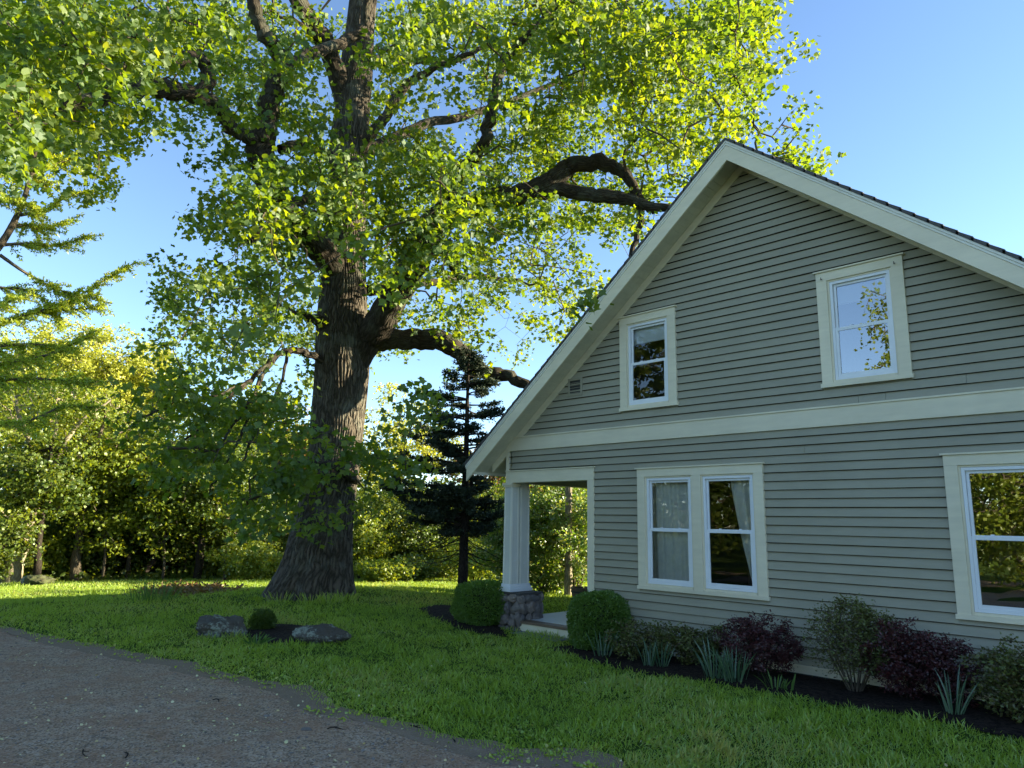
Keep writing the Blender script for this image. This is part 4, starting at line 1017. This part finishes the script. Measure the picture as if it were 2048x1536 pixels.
# ------------------------------------------------------------------ the dark spruce
def spruce():
    hS = 13.8; base = atx(925, hS)
    root = thing('spruce', 'dark ragged conifer with a bare lower trunk beside the porch', 'tree', base)
    tp, tr = tpath([(925,tb(925,hS)+4,hS,.10),(926,1150,hS,.092),(928,1060,hS,.078),(930,1000,hS,.068),(932,920,hS,.056),(934,840,hS,.042),(936,760,hS,.027),(938,690,hS,.010)], 8)
    g = Geo(); g.tube(tp, tr, 10, bump=.04)
    P2, R2 = tpath([(930,1060,hS,.04),(940,1010,hS-.1,.035),(943,950,hS-.1,.03),(940,900,hS-.1,.015)], 5); g.tube(P2, R2, 7)
    part('trunk', g, M['bark_dark'], root, smooth=True)
    bg_, fg = Geo(), Geo()
    # (row, half width left px, half width right px)
    prof = [(695,14,14),(720,34,32),(760,62,52),(800,80,62),(840,105,75),(880,150,85),(920,165,85),(960,180,90),(1000,165,92),(1040,130,88),(1075,85,70)]
    py_, pl, pr = A(prof).T
    for i in range(125):
        py = rng.uniform(700, 1072) if i > 12 else rng.uniform(1000, 1072)
        L = np.interp(py, py_, pl); Rr = np.interp(py, py_, pr)
        a = rng.uniform(0, 6.28); side = math.cos(a); half = (Rr if side > 0 else L)*.0088*rng.uniform(.5, 1.15)
        if abs(side) < .5: half *= .8
        i0 = np.argmin(np.abs(inimg(tp)[:, 1]-py)); s0 = tp[i0]
        ln = half; d = BR*side+A([BF[0], BF[1], 0])*math.sin(a); d[2] = 0; d = unit(d)
        sag = rng.uniform(-.35, .40); k = 9; t = np.linspace(0, 1, k)[:, None]
        wv = np.stack([mnoise.noise_vector(Vector((i*3.3, q*2.2, 0))) for q in t[:, 0]])*.10*ln
        P = s0+d*ln*t+A([0, 0, 1])*(sag*ln*(t*.8-t*t*.9)+.12*ln*t**3)+wv*t
        bg_.tube(P, np.linspace(.022, .005, k)*min(1, ln+.3), 5)
        # side twigs with needles
        nt_ = int(5+ln*20)
        for q in range(nt_):
            u = rng.uniform(.25, 1)**.8; p = np.array([np.interp(u*(k-1), np.arange(k), P[:, c]) for c in range(3)])
            sd2 = unit(np.cross(d, [0, 0, 1])*rng.choice([-1, 1])*.9+d*rng.uniform(.2, .9)+A([0, 0, rng.uniform(-.2, .35)]))
            l2 = rng.uniform(.09, .28)*(1.15-u*.5)
            if rng.random() < .25: bg_.tube([p, p+sd2*l2], [.005, .002], 3)
            m_ = 26; cc = p+sd2*(rng.random((m_, 1))*l2)+rng.normal(size=(m_, 3))*.022
            D_ = unit(sd2*.9+rng.normal(size=(m_, 3))*.55+A([0, 0, .15]))
            oo = ~(((cc[:, 0] > -8.62) & (cc[:, 1] > -.16)) | ((cc[:, 0] > -9.15) & (cc[:, 1] > -.6) & (cc[:, 2] > 2.2)))
            if oo.sum() < m_: continue
            leaves(fg, cc, .055, T_NEED*A([2.6, 1]), D=D_, flat=.2)
    for i in range(26):     # dead lower twigs
        py = rng.uniform(1040, 1115); i0 = np.argmin(np.abs(inimg(tp)[:, 1]-py)); a = rng.uniform(0, 6.28)
        d = unit(BR*math.cos(a)+A([BF[0], BF[1], 0])*math.sin(a)+A([0, 0, rng.uniform(-.5, .1)])); ln = rng.uniform(.3, 1.3)
        P = A([tp[i0]+d*ln*t+A([0, 0, -.25*ln*t*(1-t)])+A(mnoise.noise_vector(Vector((i*2., t*2, 0))))*.06 for t in np.linspace(0, 1, 6)])
        bg_.tube(P, np.linspace(.010, .003, 6), 4)
        for _ in range(4): q = P[rng.integers(2, 6)]; bg_.tube([q, q+unit(d+rng.normal(size=3)*.6)*rng.uniform(.1, .35)], [.004, .002], 3)
    part('branches', bg_, M['bark_dark'], root); part('needles', fg, M['spruce'], root)
spruce()

# ------------------------------------------------------------------ larch with long boughs on the left
def larch():
    hL = 11.0; base = atx(-170, hL)
    root = thing('larch', 'feathery bright green larch reaching in from the left edge', 'tree', base)
    tp, tr = tpath([(-170,tb(-170,hL)+6,hL,.17),(-165,1000,hL,.15),(-150,800,hL,.13),(-120,650,hL,.11),(-60,560,hL,.065),(0,490,hL,.045),(30,440,hL,.038),(52,385,hL,.03),(70,310,hL,.022),(85,240,hL,.012)], 8)
    g = Geo(); g.tube(tp, tr, 10, bump=.03); part('trunk', g, M['bark_grey'], root, smooth=True)
    bs = [[(-60,700),(0,650),(60,628),(115,612),(160,590),(210,560),(268,526)], [(60,628),(110,618),(160,618),(205,612)], [(0,490),(60,487),(120,490),(180,470)], [(40,430),(90,420),(140,390),(188,384)],
          [(0,510),(50,545),(100,572),(150,590),(195,597)], [(60,350),(100,330),(140,318),(165,300)], [(-60,870),(0,846),(50,843),(90,828),(130,812),(190,815)], [(-100,760),(-30,735),(40,720),(110,705),(170,672),(195,660)],
          [(-100,790),(-20,765),(60,757),(140,762),(200,762)], [(-60,700),(20,690),(90,690),(150,705)], [(20,455),(50,450),(90,455),(140,440)], [(70,300),(50,280),(110,270),(150,262)],
          [(-60,560),(0,575),(50,580),(90,600),(120,640)], [(-120,650),(-60,640),(0,610),(50,590)], [(-60,420),(0,400),(40,400),(80,420)], [(-60,330),(0,340),(50,350),(95,370)]]
    bg_, fg = Geo(), Geo()
    for bi, b in enumerate(bs):
        dz = rng.uniform(-1.0, 1.0) if bi > 8 else rng.uniform(-.4, .4)
        P = spline(A([ath(a, c, hL+dz*(i/len(b))) for i, (a, c) in enumerate(b)]), 8); k = len(P)
        bg_.tube(P, np.linspace(.026, .005, k), 6, bump=.05)
        Lb = np.linalg.norm(np.diff(P, axis=0), axis=1).sum(); nt_ = int(Lb*34)
        for q in range(nt_):
            u = rng.uniform(.10, 1.0); f = u*(k-1); i0 = min(int(f), k-2); p = P[i0]+(P[i0+1]-P[i0])*(f-i0); d = unit(P[i0+1]-P[i0])
            perp = unit(np.cross(d, [0, 0, 1])); sd2 = unit(perp*rng.choice([-1, 1])*rng.uniform(.2, 1)+d*rng.uniform(.3, 1.1)+A([0, 0, rng.uniform(-.55, .38)]))
            l2 = rng.uniform(.14, .42)*(1.2-u*.65); mth = np.linspace(0, 1, 5)[:, None]; tw = p+sd2*l2*mth+A([0, 0, -.20])*l2*mth**2
            bg_.tube(tw[::2], [.006, .004, .002], 3)
            m_ = int(16+l2*150); t = rng.random(m_); cc = np.stack([np.interp(t*4, np.arange(5), tw[:, c]) for c in range(3)], 1)+rng.normal(size=(m_, 3))*.012
            D_ = unit(sd2*.35+rng.normal(size=(m_, 3))*.8+A([0, 0, .1]))
            leaves(fg, cc, .042, T_NEED*A([2.4, 1]), D=D_, flat=.2, var=np.clip(rng.random(m_)*.7+rng.random()*.3, 0, 1))
    part('boughs', bg_, M['bark_grey'], root); part('needles', fg, M['larch'], root)
larch()

# ================================================================== PLANTS BY THE HOUSE
def ball(label, ctr, r, n):
    base = A([ctr[0], ctr[1], float(gz(ctr[0], ctr[1]))]); root = thing('boxwood', label, 'shrub', base, 'clipped boxwoods by the porch')
    v = unit(rng.normal(size=(n, 3))); rad = 1-.16*rng.random(n)**1.3
    # squarish clipped body
    v = v/((np.abs(v)**2.9).sum(1)[:, None]**(1/2.9)); lump = A([mnoise.fractal(Vector(q*1.8+base), 1, 2, 3) for q in v])
    P = base+A([0, 0, r[2]])+v*A(r)*(rad*(1+.10*lump)+.07*(rng.random(n)<.02))[:, None]; P = P[P[:, 2] > base[2]+.02]; v = v[:len(P)]
    D = unit(P-base-A([0, 0, r[2]*.8])+rng.normal(size=P.shape)*.26)
    g = Geo(); leaves(g, P, .024, T_DIAM*A([1.3, 1]), D=D, flat=.2, var=np.clip(rng.random(len(P))*.8+.2*rng.random(), 0, 1)); part('foliage', g, M['box'], root)
    g = Geo(); V = IV3*A(r)*.80+A([base[0], base[1], base[2]+r[2]]); g.add(V, IF3, 0.0); 
    for a in range(6): g.tube([base+A([.05*math.cos(a), .05*math.sin(a), -.05]), base+A([.12*math.cos(a), .12*math.sin(a), r[2]*.5])], [.02, .012], 6)
    part('stems', g, M['bark_dark'], root)
bl = gp(960, 1258); ball('round clipped boxwood left of the stone pier', bl[:2]+A([-.25, .30]), (.45, .45, .345), 26000)
br_ = gp(1180, 1308); ball('round clipped boxwood right of the porch step', br_[:2]+A([-.10, .32]), (.385, .385, .375), 30000)
def px2(px, py, off=(0, 0)):
    p = gp(px, py); d = p[:2]-EYE[:2]; d = d/np.hypot(*d); k = off[1]*1.05; return (p[0]+d[0]*k, p[1]+d[1]*k)
make_shrub('bronze_shrub', 'low bronze green shrub right of the second boxwood', px2(1283,1328,(-.05,.18)), .42, .50, 'holly', 150, .036, tm=T_DIAM, nl=24, spread=.09, zc=.5, group='bronze green shrubs along the wall')
make_shrub('bronze_shrub', 'small bronze green shrub below the white service box', px2(1375,1338,(-.02,.2)), .34, .46, 'holly', 110, .036, tm=T_DIAM, nl=24, spread=.09, zc=.5, group='bronze green shrubs along the wall')
make_shrub('bronze_shrub', 'narrow bronze green shrub behind the widest daffodil clump', px2(1432,1342,(.0,.25)), .22, .46, 'holly', 60, .036, tm=T_DIAM, nl=24, spread=.09, zc=.5, group='bronze green shrubs along the wall')
make_shrub('bronze_shrub', 'glossy hedge like shrub at the lower right corner', px2(2062,1462,(.05,.25)), .47, .62, 'holly', 260, .036, tm=T_DIAM, nl=28, spread=.09, zc=.5, group='bronze green shrubs along the wall')
make_shrub('barberry', 'wine red barberry right of the daffodils', px2(1525,1372,(.0,.42)), .44, .66, 'barberry', 260, .030, tm=T_OVAL, nl=34, spread=.075, zc=.54, group='wine red barberries')
make_shrub('barberry', 'wine red barberry right of the bare twiggy shrub', px2(1815,1425,(-.05,.42)), .34, .72, 'barberry', 250, .030, tm=T_OVAL, nl=34, spread=.075, zc=.54, group='wine red barberries')
make_shrub('barberry', 'smaller wine red barberry nearest the corner hedge shrub', px2(1905,1432,(.0,.30)), .24, .64, 'barberry', 150, .030, tm=T_OVAL, nl=34, spread=.075, zc=.54, group='wine red barberries')
def twiggy():
    x, y = px2(1712, 1402, (0, .30)); base = A([x, y, float(gz(x, y))]); root = thing('twiggy_shrub', 'half bare twiggy shrub with green tips before the clapboard wall', 'shrub', base)
    n = 430; v = unit(rng.normal(size=(n, 3)))*(rng.random(n)**.35)[:, None]; tg = base+A([-.02, 0, .50])+v*A([.46, .34, .40]); tg = tg[tg[:, 2] > base[2]+.08]
    nodes = []; g = Geo()
    for i in range(13):
        a = i*6.28/13; P = spline(A([base+A([.03*math.cos(a), .03*math.sin(a), -.02]), base+A([.10*math.cos(a), .10*math.sin(a), .12]), base+A([.24*math.cos(a), .2*math.sin(a), .40])]), 5); g.tube(P, np.linspace(.012, .006, len(P)), 6); nodes.append(P)
    grow(g, np.concatenate(nodes), tg, r0=.0020, rpow=.36, sag=-.25, side=4, maxr=.010)
    part('stems', g, M['bark_grey'], root)
    u = (tg-base)@A([BR[0], BR[1], 0]); k = np.where(u > -.02, 34, 7)*(tg[:, 2] > base[2]+.25)+3
    C = np.repeat(tg, k, 0); C = C+rng.normal(size=C.shape)*.035; g = Geo(); leaves(g, C, .030, T_OVAL, droop=-.2, flat=.2); part('foliage', g, M['holly'], root)
twiggy()
def blades(geo, base, n, L, w, lean=.35, spread=.07, k=6):
    for _ in range(n):
        a = rng.uniform(0, 6.28); rr = spread*rng.random()**.5; p0 = base+A([rr*math.cos(a), rr*math.sin(a), -.01])
        d = unit(A([math.cos(a)*lean*rng.random()*1.4, math.sin(a)*lean*rng.random()*1.4, 1])); l = L*rng.uniform(.6, 1.1)
        t = np.linspace(0, 1, k); bendd = A([math.cos(a), math.sin(a), -.3])*rng.uniform(0, .35 if rng.random() > .15 else .9)
        P = p0+d*l*t[:, None]+bendd*l*(t[:, None]**2.4)*.6
        s = unit(np.cross(d, rng.normal(size=3))); wd = w*np.minimum(1, (1.02-t)*4)*.5
        V = np.concatenate([P-s*wd[:, None], P+s*wd[:, None]]); F = [(i, i+1, k+i+1, k+i) for i in range(k-1)]
        geo.add(V, F, float(rng.random()))
DG = 'daffodil leaf clumps along the bed edge'
for px, py, nb, Lh, sp, lb, mt, nm in ((1205,1318,26,.36,.09,'thin daffodil leaves in front of the right boxwood','daff','daffodil_leaves'),(1300,1338,20,.36,.06,'daffodil leaves fanning up before the first bronze shrub','daff','daffodil_leaves'),(1322,1340,16,.34,.06,'daffodil leaves tight against the neighbouring clump, before the first bronze shrub','daff','daffodil_leaves'),
    (1428,1362,34,.42,.09,'tall daffodil leaves at left of the widest clump','daff','daffodil_leaves'),(1470,1368,46,.42,.11,'widest clump of daffodil leaves, left of the first barberry','daff','daffodil_leaves'),(1908,1438,20,.44,.06,'daffodil leaves standing before the smallest barberry','daff','daffodil_leaves'),
    (1552,1385,14,.22,.08,'short yellow green weed leaves on the bed edge','weed','weed_clump'),(1578,1388,9,.24,.05,'second short weed tuft, right of the first one on the bed edge','weed','weed_clump')):
    b = gp(px, py); g = Geo(); blades(g, b, nb, Lh, .013, spread=sp); tag(g.build(nm, M[mt], loc=b), lb, 'leaf clump', DG)
b = gp(512, 1290); g = Geo(); blades(g, b, 34, .17, .022, lean=1.0, spread=.08); tag(g.build('weed_clump', M['weed'], loc=b), 'bright green weed between the two boulders', 'weed')
b = gp(305, 1202); g = Geo(); blades(g, b, 90, .42, .010, lean=.5, spread=.45); blades(g, b, 40, .5, .008, lean=.3, spread=.25); tag(g.build('tall_grass', M['weed'], loc=b), 'clump of unmown tall grass out on the lawn', 'grass clump')
for px, py in ((622,1205),(660,1205),(560,1203),(690,1202)):
    b = gp(px, py); g = Geo(); blades(g, b, 60, .22, .010, lean=.6, spread=.22); tag(g.build('tall_grass', M['grass'], loc=b), 'uncut grass tuft growing against the foot of the furrowed trunk', 'grass clump', 'grass tufts at the trunk foot')

# boulders, small conifer
def boulder(name, label, px, py, r, seed, mat, dz=.25, rot=0, cut=11):
    b = gp(px, py); g = Geo(); rock(g, (0, 0, 0), r, seed=seed, sub=5, rough=.22, cut=cut)
    V = g.v[0]; c, s = math.cos(rot), math.sin(rot); g.v[0] = V@A([[c, s, 0], [-s, c, 0], [0, 0, 1]])+A([b[0], b[1], b[2]+r[2]*dz])
    return tag(g.build(name, M[mat], smooth=True, loc=b), label, 'boulder')
ax = math.atan2(BR[1], BR[0])
boulder('boulder', 'grey lichen covered boulder left of the small dark conifer', 447, 1270, (.38,.27,.215), 3, 'boulder', .35, ax)
boulder('boulder', 'long low boulder with a pale lichen end, right of the small dark conifer', 640, 1284, (.37,.24,.165), 8, 'boulder', .28, ax+.25)
boulder('boulder', 'small mossy rock far out on the left lawn', 75, 1171, (.50,.4,.22), 5, 'moss', .3, ax)
b = gp(524, 1262); root = thing('dwarf_conifer', 'small dark dwarf conifer between the two boulders', 'shrub', b)
g = Geo(); v = unit(rng.normal(size=(5200, 3)))*(rng.random(5200)**.3)[:, None]; P = b+A([0, 0, .13])+v*A([.17, .17, .15])*(1+.3*A([mnoise.noise(Vector(q*3)) for q in v]))[:, None]
leaves(g, P, .035, T_NEED*A([3, 1]), D=unit(v*.6+rng.normal(size=v.shape)*.4+A([0, 0, .4]))); part('foliage', g, M['deep'], root)
g = Geo(); g.tube([b-A([0,0,.03]), b+A([0,0,.15])], [.02,.012], 6); part('trunk', g, M['bark_dark'], root)
b = gp(385, 1187); g = Geo(); C = b+rng.normal(size=(1500, 3))*A([.42, .42, .05])+A([0, 0, .08]); leaves(g, C, .12, T_NEED*A([2, 1]), droop=0, flat=.2)
tag(g.build('brush_heap', M['russet'], loc=b), 'low brown heap of dry clippings at the lawn edge', 'brush heap')
g = Geo(); b = gp(32, 1158); t = ath(47, 1115, math.hypot(b[0], b[1]+8.2)); g.tube([b, t], [.03, .025], 6); tag(g.build('leaning_stake', M['bark_pale'], loc=b), 'thin pale stake leaning beside the forked tree', 'stake')
# brown tub on the grass behind the porch
b = atx(1167, 14.6); g = Geo(); z0 = b[2]
for i in range(14):
    a0, a1 = i*6.2832/14+.02, (i+1)*6.2832/14-.02
    ring = lambda r, z, a: (b[0]+r*math.cos(a), b[1]+r*math.sin(a), z)
    g.hexa([ring(.20,z0,a0),ring(.20,z0,a1),ring(.18,z0,a1),ring(.18,z0,a0),ring(.25,z0+.36,a0),ring(.25,z0+.36,a1),ring(.225,z0+.36,a1),ring(.225,z0+.36,a0)])
root = thing('planter_tub', 'dark brown wooden tub behind the porch, low in its opening', 'planter', b); part('staves', g, M['board'], root)
g = Geo(); g.tube([ (b[0],b[1],z0+.08),(b[0],b[1],z0+.11)], [.222,.226], 20); g.tube([(b[0],b[1],z0+.27),(b[0],b[1],z0+.30)], [.248,.250], 20); part('hoop', g, M['dark_metal'], root)
g = Geo(); g.tube([(b[0],b[1],z0+.01),(b[0],b[1],z0+.33),(b[0],b[1],z0+.335)], [.18,.22,.001], 20); part('soil', g, M['mulch'], root)

# ================================================================== GRASS, LITTER
def grassy(N, r0_, r1_, pw, L, w, az0, az1):
    az = rng.uniform(az0, az1, N); u = rng.random(N); e = 1-pw
    r = (r0_**e+(r1_**e-r0_**e)*u)**(1/e) if abs(e) > 1e-6 else r0_*(r1_/r0_)**u
    x = np.sin(az)*r; y = -8.2+np.cos(az)*r; return np.stack([x, y], 1), r
gr = Geo(); P, r = grassy(560000, 3.2, 36, .75, 0, 0, -1.60, .42)
ok = ~((P[:, 0] > XL-.02) & (P[:, 1] > -.02)) | (P[:, 1] > DEPTH)
for S_ in (BED1, BED2, BED3): ok &= ~inpoly(P+rng.normal(size=P.shape)*.07, S_)
P, r = P[ok], r[ok]; ed = edge_dist(P); pn = A([mnoise.noise(Vector((x*1.7, y*1.7, 4))) for x, y in P])
ok = (ed > -.06+.13*np.abs(rng.normal(size=len(P)))*rng.choice([-1,1,1],len(P))+.22*pn) | ((pn > .42) & (rng.random(len(P)) < .16) & (P[:, 0]+P[:, 1] < -8))
ok &= ~((ed < .35) & (rng.random(len(P)) > (ed+.25)/.6))
ok &= np.hypot(P[:, 0]-TB[0], P[:, 1]-TB[1]) > .85
P, r, ed, pn = P[ok], r[ok], ed[ok], pn[ok]
z = gz(P[:, 0], P[:, 1])
pn2 = A([mnoise.noise(Vector((x*.55, y*.55, 9))) for x, y in P]); pn3 = A([mnoise.noise(Vector((x*5, y*5, 1))) for x, y in P])
Lg = (.054+.040*pn+.034*pn3)*np.where(ed < 0, .4, 1)*(1+.012*r)*(.75+.25*sm(ed, 0, .8)); Lg = np.maximum(Lg, .015)
Dg = rng.normal(size=(len(P), 3))*.80; Dg[:, 2] = 1; Dg[:, 0] += .35*pn2+.2*pn3; Dg[:, 1] += .3*pn3
vg = np.clip(.36+.62*pn2+.35*pn3+.22*rng.normal(size=len(P)), 0, 1)
wf = (1+.085*np.maximum(r-4, 0))
n = len(P); D = unit(Dg); S = unit(np.cross(D, rng.normal(size=(n, 3)))); N = np.cross(S, D)
t = A([(-.5,0),(.5,0),(.42,.55),(0,1),(-.42,.55)])
Lr = Lg*rng.uniform(.6, 1.35, n); ww = .0044*wf
C = np.c_[P, z]
V = C[:, None]+(t[None, :, 0]*ww[:, None])[..., None]*S[:, None]+(t[None, :, 1]*Lr[:, None])[..., None]*D[:, None]+(-(t[None, :, 1]**2)*Lr[:, None]*.35)[..., None]*N[:, None]
gr.add(V.reshape(-1, 3), np.arange(n*5).reshape(n, 5), vg)
tag(gr.build('grass', M['grass']), 'rough dewy green lawn grass', 'grass', kind='stuff')
# broad leaved weeds along the drive edge
n = 9000; P, r = grassy(n, 3.5, 14, .6, 0, 0, -1.5, .1); ed = edge_dist(P); pn = A([mnoise.noise(Vector((x*1.2, y*1.2, 40))) for x, y in P])
P = P[(ed > -.15) & (ed < .9) & (pn > -.05)]; C = np.c_[P, gz(P[:, 0], P[:, 1])+.015]; C = np.repeat(C, 5, 0)+rng.normal(size=(len(C)*5, 3))*A([.02, .02, .008])
g = Geo(); leaves(g, C, .030, T_OVAL*A([1.5, 1]), droop=-.35, flat=.5); tag(g.build('clover', M['grass']), 'small broad leaved weeds along the gravel edge', 'weeds', kind='stuff')
# pebbles and petals on the drive
V1, F1 = ico(1)
n = 5200; P, r = grassy(n, 2.6, 16, .9, 0, 0, -1.62, .1); ed = edge_dist(P); P = P[(ed < .02) & (ed > -9)]; z = gz(P[:, 0], P[:, 1])+.008
s = .005+.009*rng.random(len(P))**3; big_ = rng.random(len(P)) < .012; s[big_] *= 2.0
V = np.c_[P, z][:, None]+V1[None]*(s[:, None]*rng.uniform(.6, 1.4, (len(P), 3)))[:, None]*A([1, 1, .6])
g = Geo(); F = (F1[None]+np.arange(len(P))[:, None, None]*len(V1)).reshape(-1, 3); g.add(V.reshape(-1, 3), F, np.repeat(rng.random(len(P)), len(F1)))
M['pebble'] = stonemat('loose_pebble', (.10, .085, .075), (.34, .31, .29), (.18, .16, .15))
tag(g.build('pebbles', M['pebble']), 'loose pebbles scattered on the gravel drive', 'pebbles', kind='stuff')
n = 11000; P, r = grassy(n, 2.8, 22, .55, 0, 0, -1.62, .2); ed = edge_dist(P); dn_ = A([mnoise.noise(Vector((x*.8, y*.8, 70))) for x, y in P])
ok = ((ed < 0) & (rng.random(len(P)) < .45+.8*dn_)) | ((ed >= 0) & (rng.random(len(P)) < .02)); ok &= ~((P[:, 0] > XL) & (P[:, 1] > -1)); P = P[ok]; ed = ed[ok]
C = np.c_[P, gz(P[:, 0], P[:, 1])+np.where(ed > 0, .055, .016)]; D = rng.normal(size=(len(P), 3)); D[:, 2] *= .25
g = Geo(); leaves(g, C, .026, T_OVAL*A([1.7, 1]), D=D, flat=.55, hmin=.35); tag(g.build('fallen_petals', M['petal']), 'pale fallen petals and bud scales strewn on the drive', 'petals', kind='stuff')
for i, (px, py, L, a, lb) in enumerate(((425,1403,.10,.3,'short dark twig mid way across the drive'),(655,1462,.14,1.2,'dark twig lying near the pale flat stone'),(160,1505,.16,.1,'thin twig at the lower left of the drive'),(820,1455,.12,.5,'thin twig near the grass edge of the drive'),(245,1520,.18,2.6,'curved twig at the bottom edge of the drive'),(905,1490,.10,2.0,'small twig lying nearest the drive corner'))):
    b = gp(px, py)+A([0, 0, .012]); d = A([math.cos(a), math.sin(a), 0]); g = Geo(); pp = [b+d*L*t+A([0, 0, .008*math.sin(t*5)])+A([-d[1], d[0], 0])*.02*math.sin(t*4+i) for t in np.linspace(0, 1, 6)]
    g.tube(pp, [.004,.005,.005,.004,.003,.002], 6); g.tube([pp[2], pp[2]+d*.03+A([-d[1], d[0], 0])*.03], [.003,.002], 5); tag(g.build('fallen_twig', M['bark_dark'], loc=b), lb, 'twig', 'twigs on the drive')
b = gp(612, 1462)+A([0, 0, .004]); g = Geo(); rock(g, b, (.055,.04,.014), seed=77, sub=3, cut=5); tag(g.build('flat_stone', M['pebble'], loc=b), 'pale flat stone lying alone on the drive', 'stone')

# ================================================================== TREES BEHIND THE CAMERA AND ADDED UNSEEN SHADE TREES RIGHT OF THE HOUSE
def world_tree(name, label, xy, h, r, zc, mat, n, lsz=.2, bark='bark_grey', group=None, rt=.2, nl=18):
    b = A([xy[0], xy[1], float(gz(*xy))]); root = thing(name, label, 'tree', b, group)
    P = spline(A([b-A([0,0,.1]), b+A([.1, .1, h*.3]), b+A([-.1, .1, h*.6]), b+A([0, 0, h*.92])]), 6); g = Geo(); g.tube(P, np.linspace(rt, .03, len(P)), 9); part('trunk', g, M[bark], root, smooth=True)
    v = unit(rng.normal(size=(n, 3)))*(rng.random(n)**.45)[:, None]; v *= (1+.3*A([mnoise.noise(Vector(q*2+b)) for q in v]))[:, None]
    tg = b+A([0, 0, zc])+v*A([r, r, h-zc]); tg = tg[tg[:, 2] > b[2]+.2]; g = Geo(); grow(g, P[4:], tg, r0=.012, side=3, maxr=.07); part('branches', g, M[bark], root)
    g = Geo(); leaves(g, sprays(tg, nl, lsz, .5, T_CLUMP), lsz, T_CLUMP, droop=.25, flat=.35); part('crown', g, M[mat], root)
RG = 'trees mirrored in the window panes'
world_tree('maple', 'dense shaded tree mirrored in the small upper window', (-15.5,-17.5), 11, 4.2, 5.5, 'midgreen', 420, .22, group=RG)
world_tree('maple', 'dense tree mirrored in the paired ground floor window', (-11.3,-19.5), 5.2, 2.8, 2.6, 'midgreen', 300, .2, group=RG)
world_tree('maple', 'sparse tall tree mirrored in the upper right window', (-7.7,-19.5), 11.2, 1.9, 8.0, 'lime', 170, .13, group=RG)
world_tree('maple', 'bright leafy tree mirrored in the window at the right frame edge', (-3.9,-16.5), 4.4, 2.3, 2.2, 'lime', 520, .11, group=RG)
world_tree('maple', 'green tree mirrored behind the bright one in the right frame edge window', (-7.5,-21.5), 5.4, 2.6, 3.0, 'midgreen', 320, .16, group=RG)
SH = 'added unseen trees that shade the drive'
for i, (x, y, h, r) in enumerate(((5.4,4.6,7.5,3.0),(8.6,8.6,8,3.2),(10.4,5.0,8,3.0))):  # unseen trees added to keep the sun off the drive and near lawn
    world_tree('unseen_shade_tree', ('added unseen shade tree beyond the right end of the house','added unseen shade tree past the back right corner of the house','farthest added shade tree, out of view to the right of the house')[i], (x, y), h, r, h*.48, 'midgreen', 480, .26, group=SH)
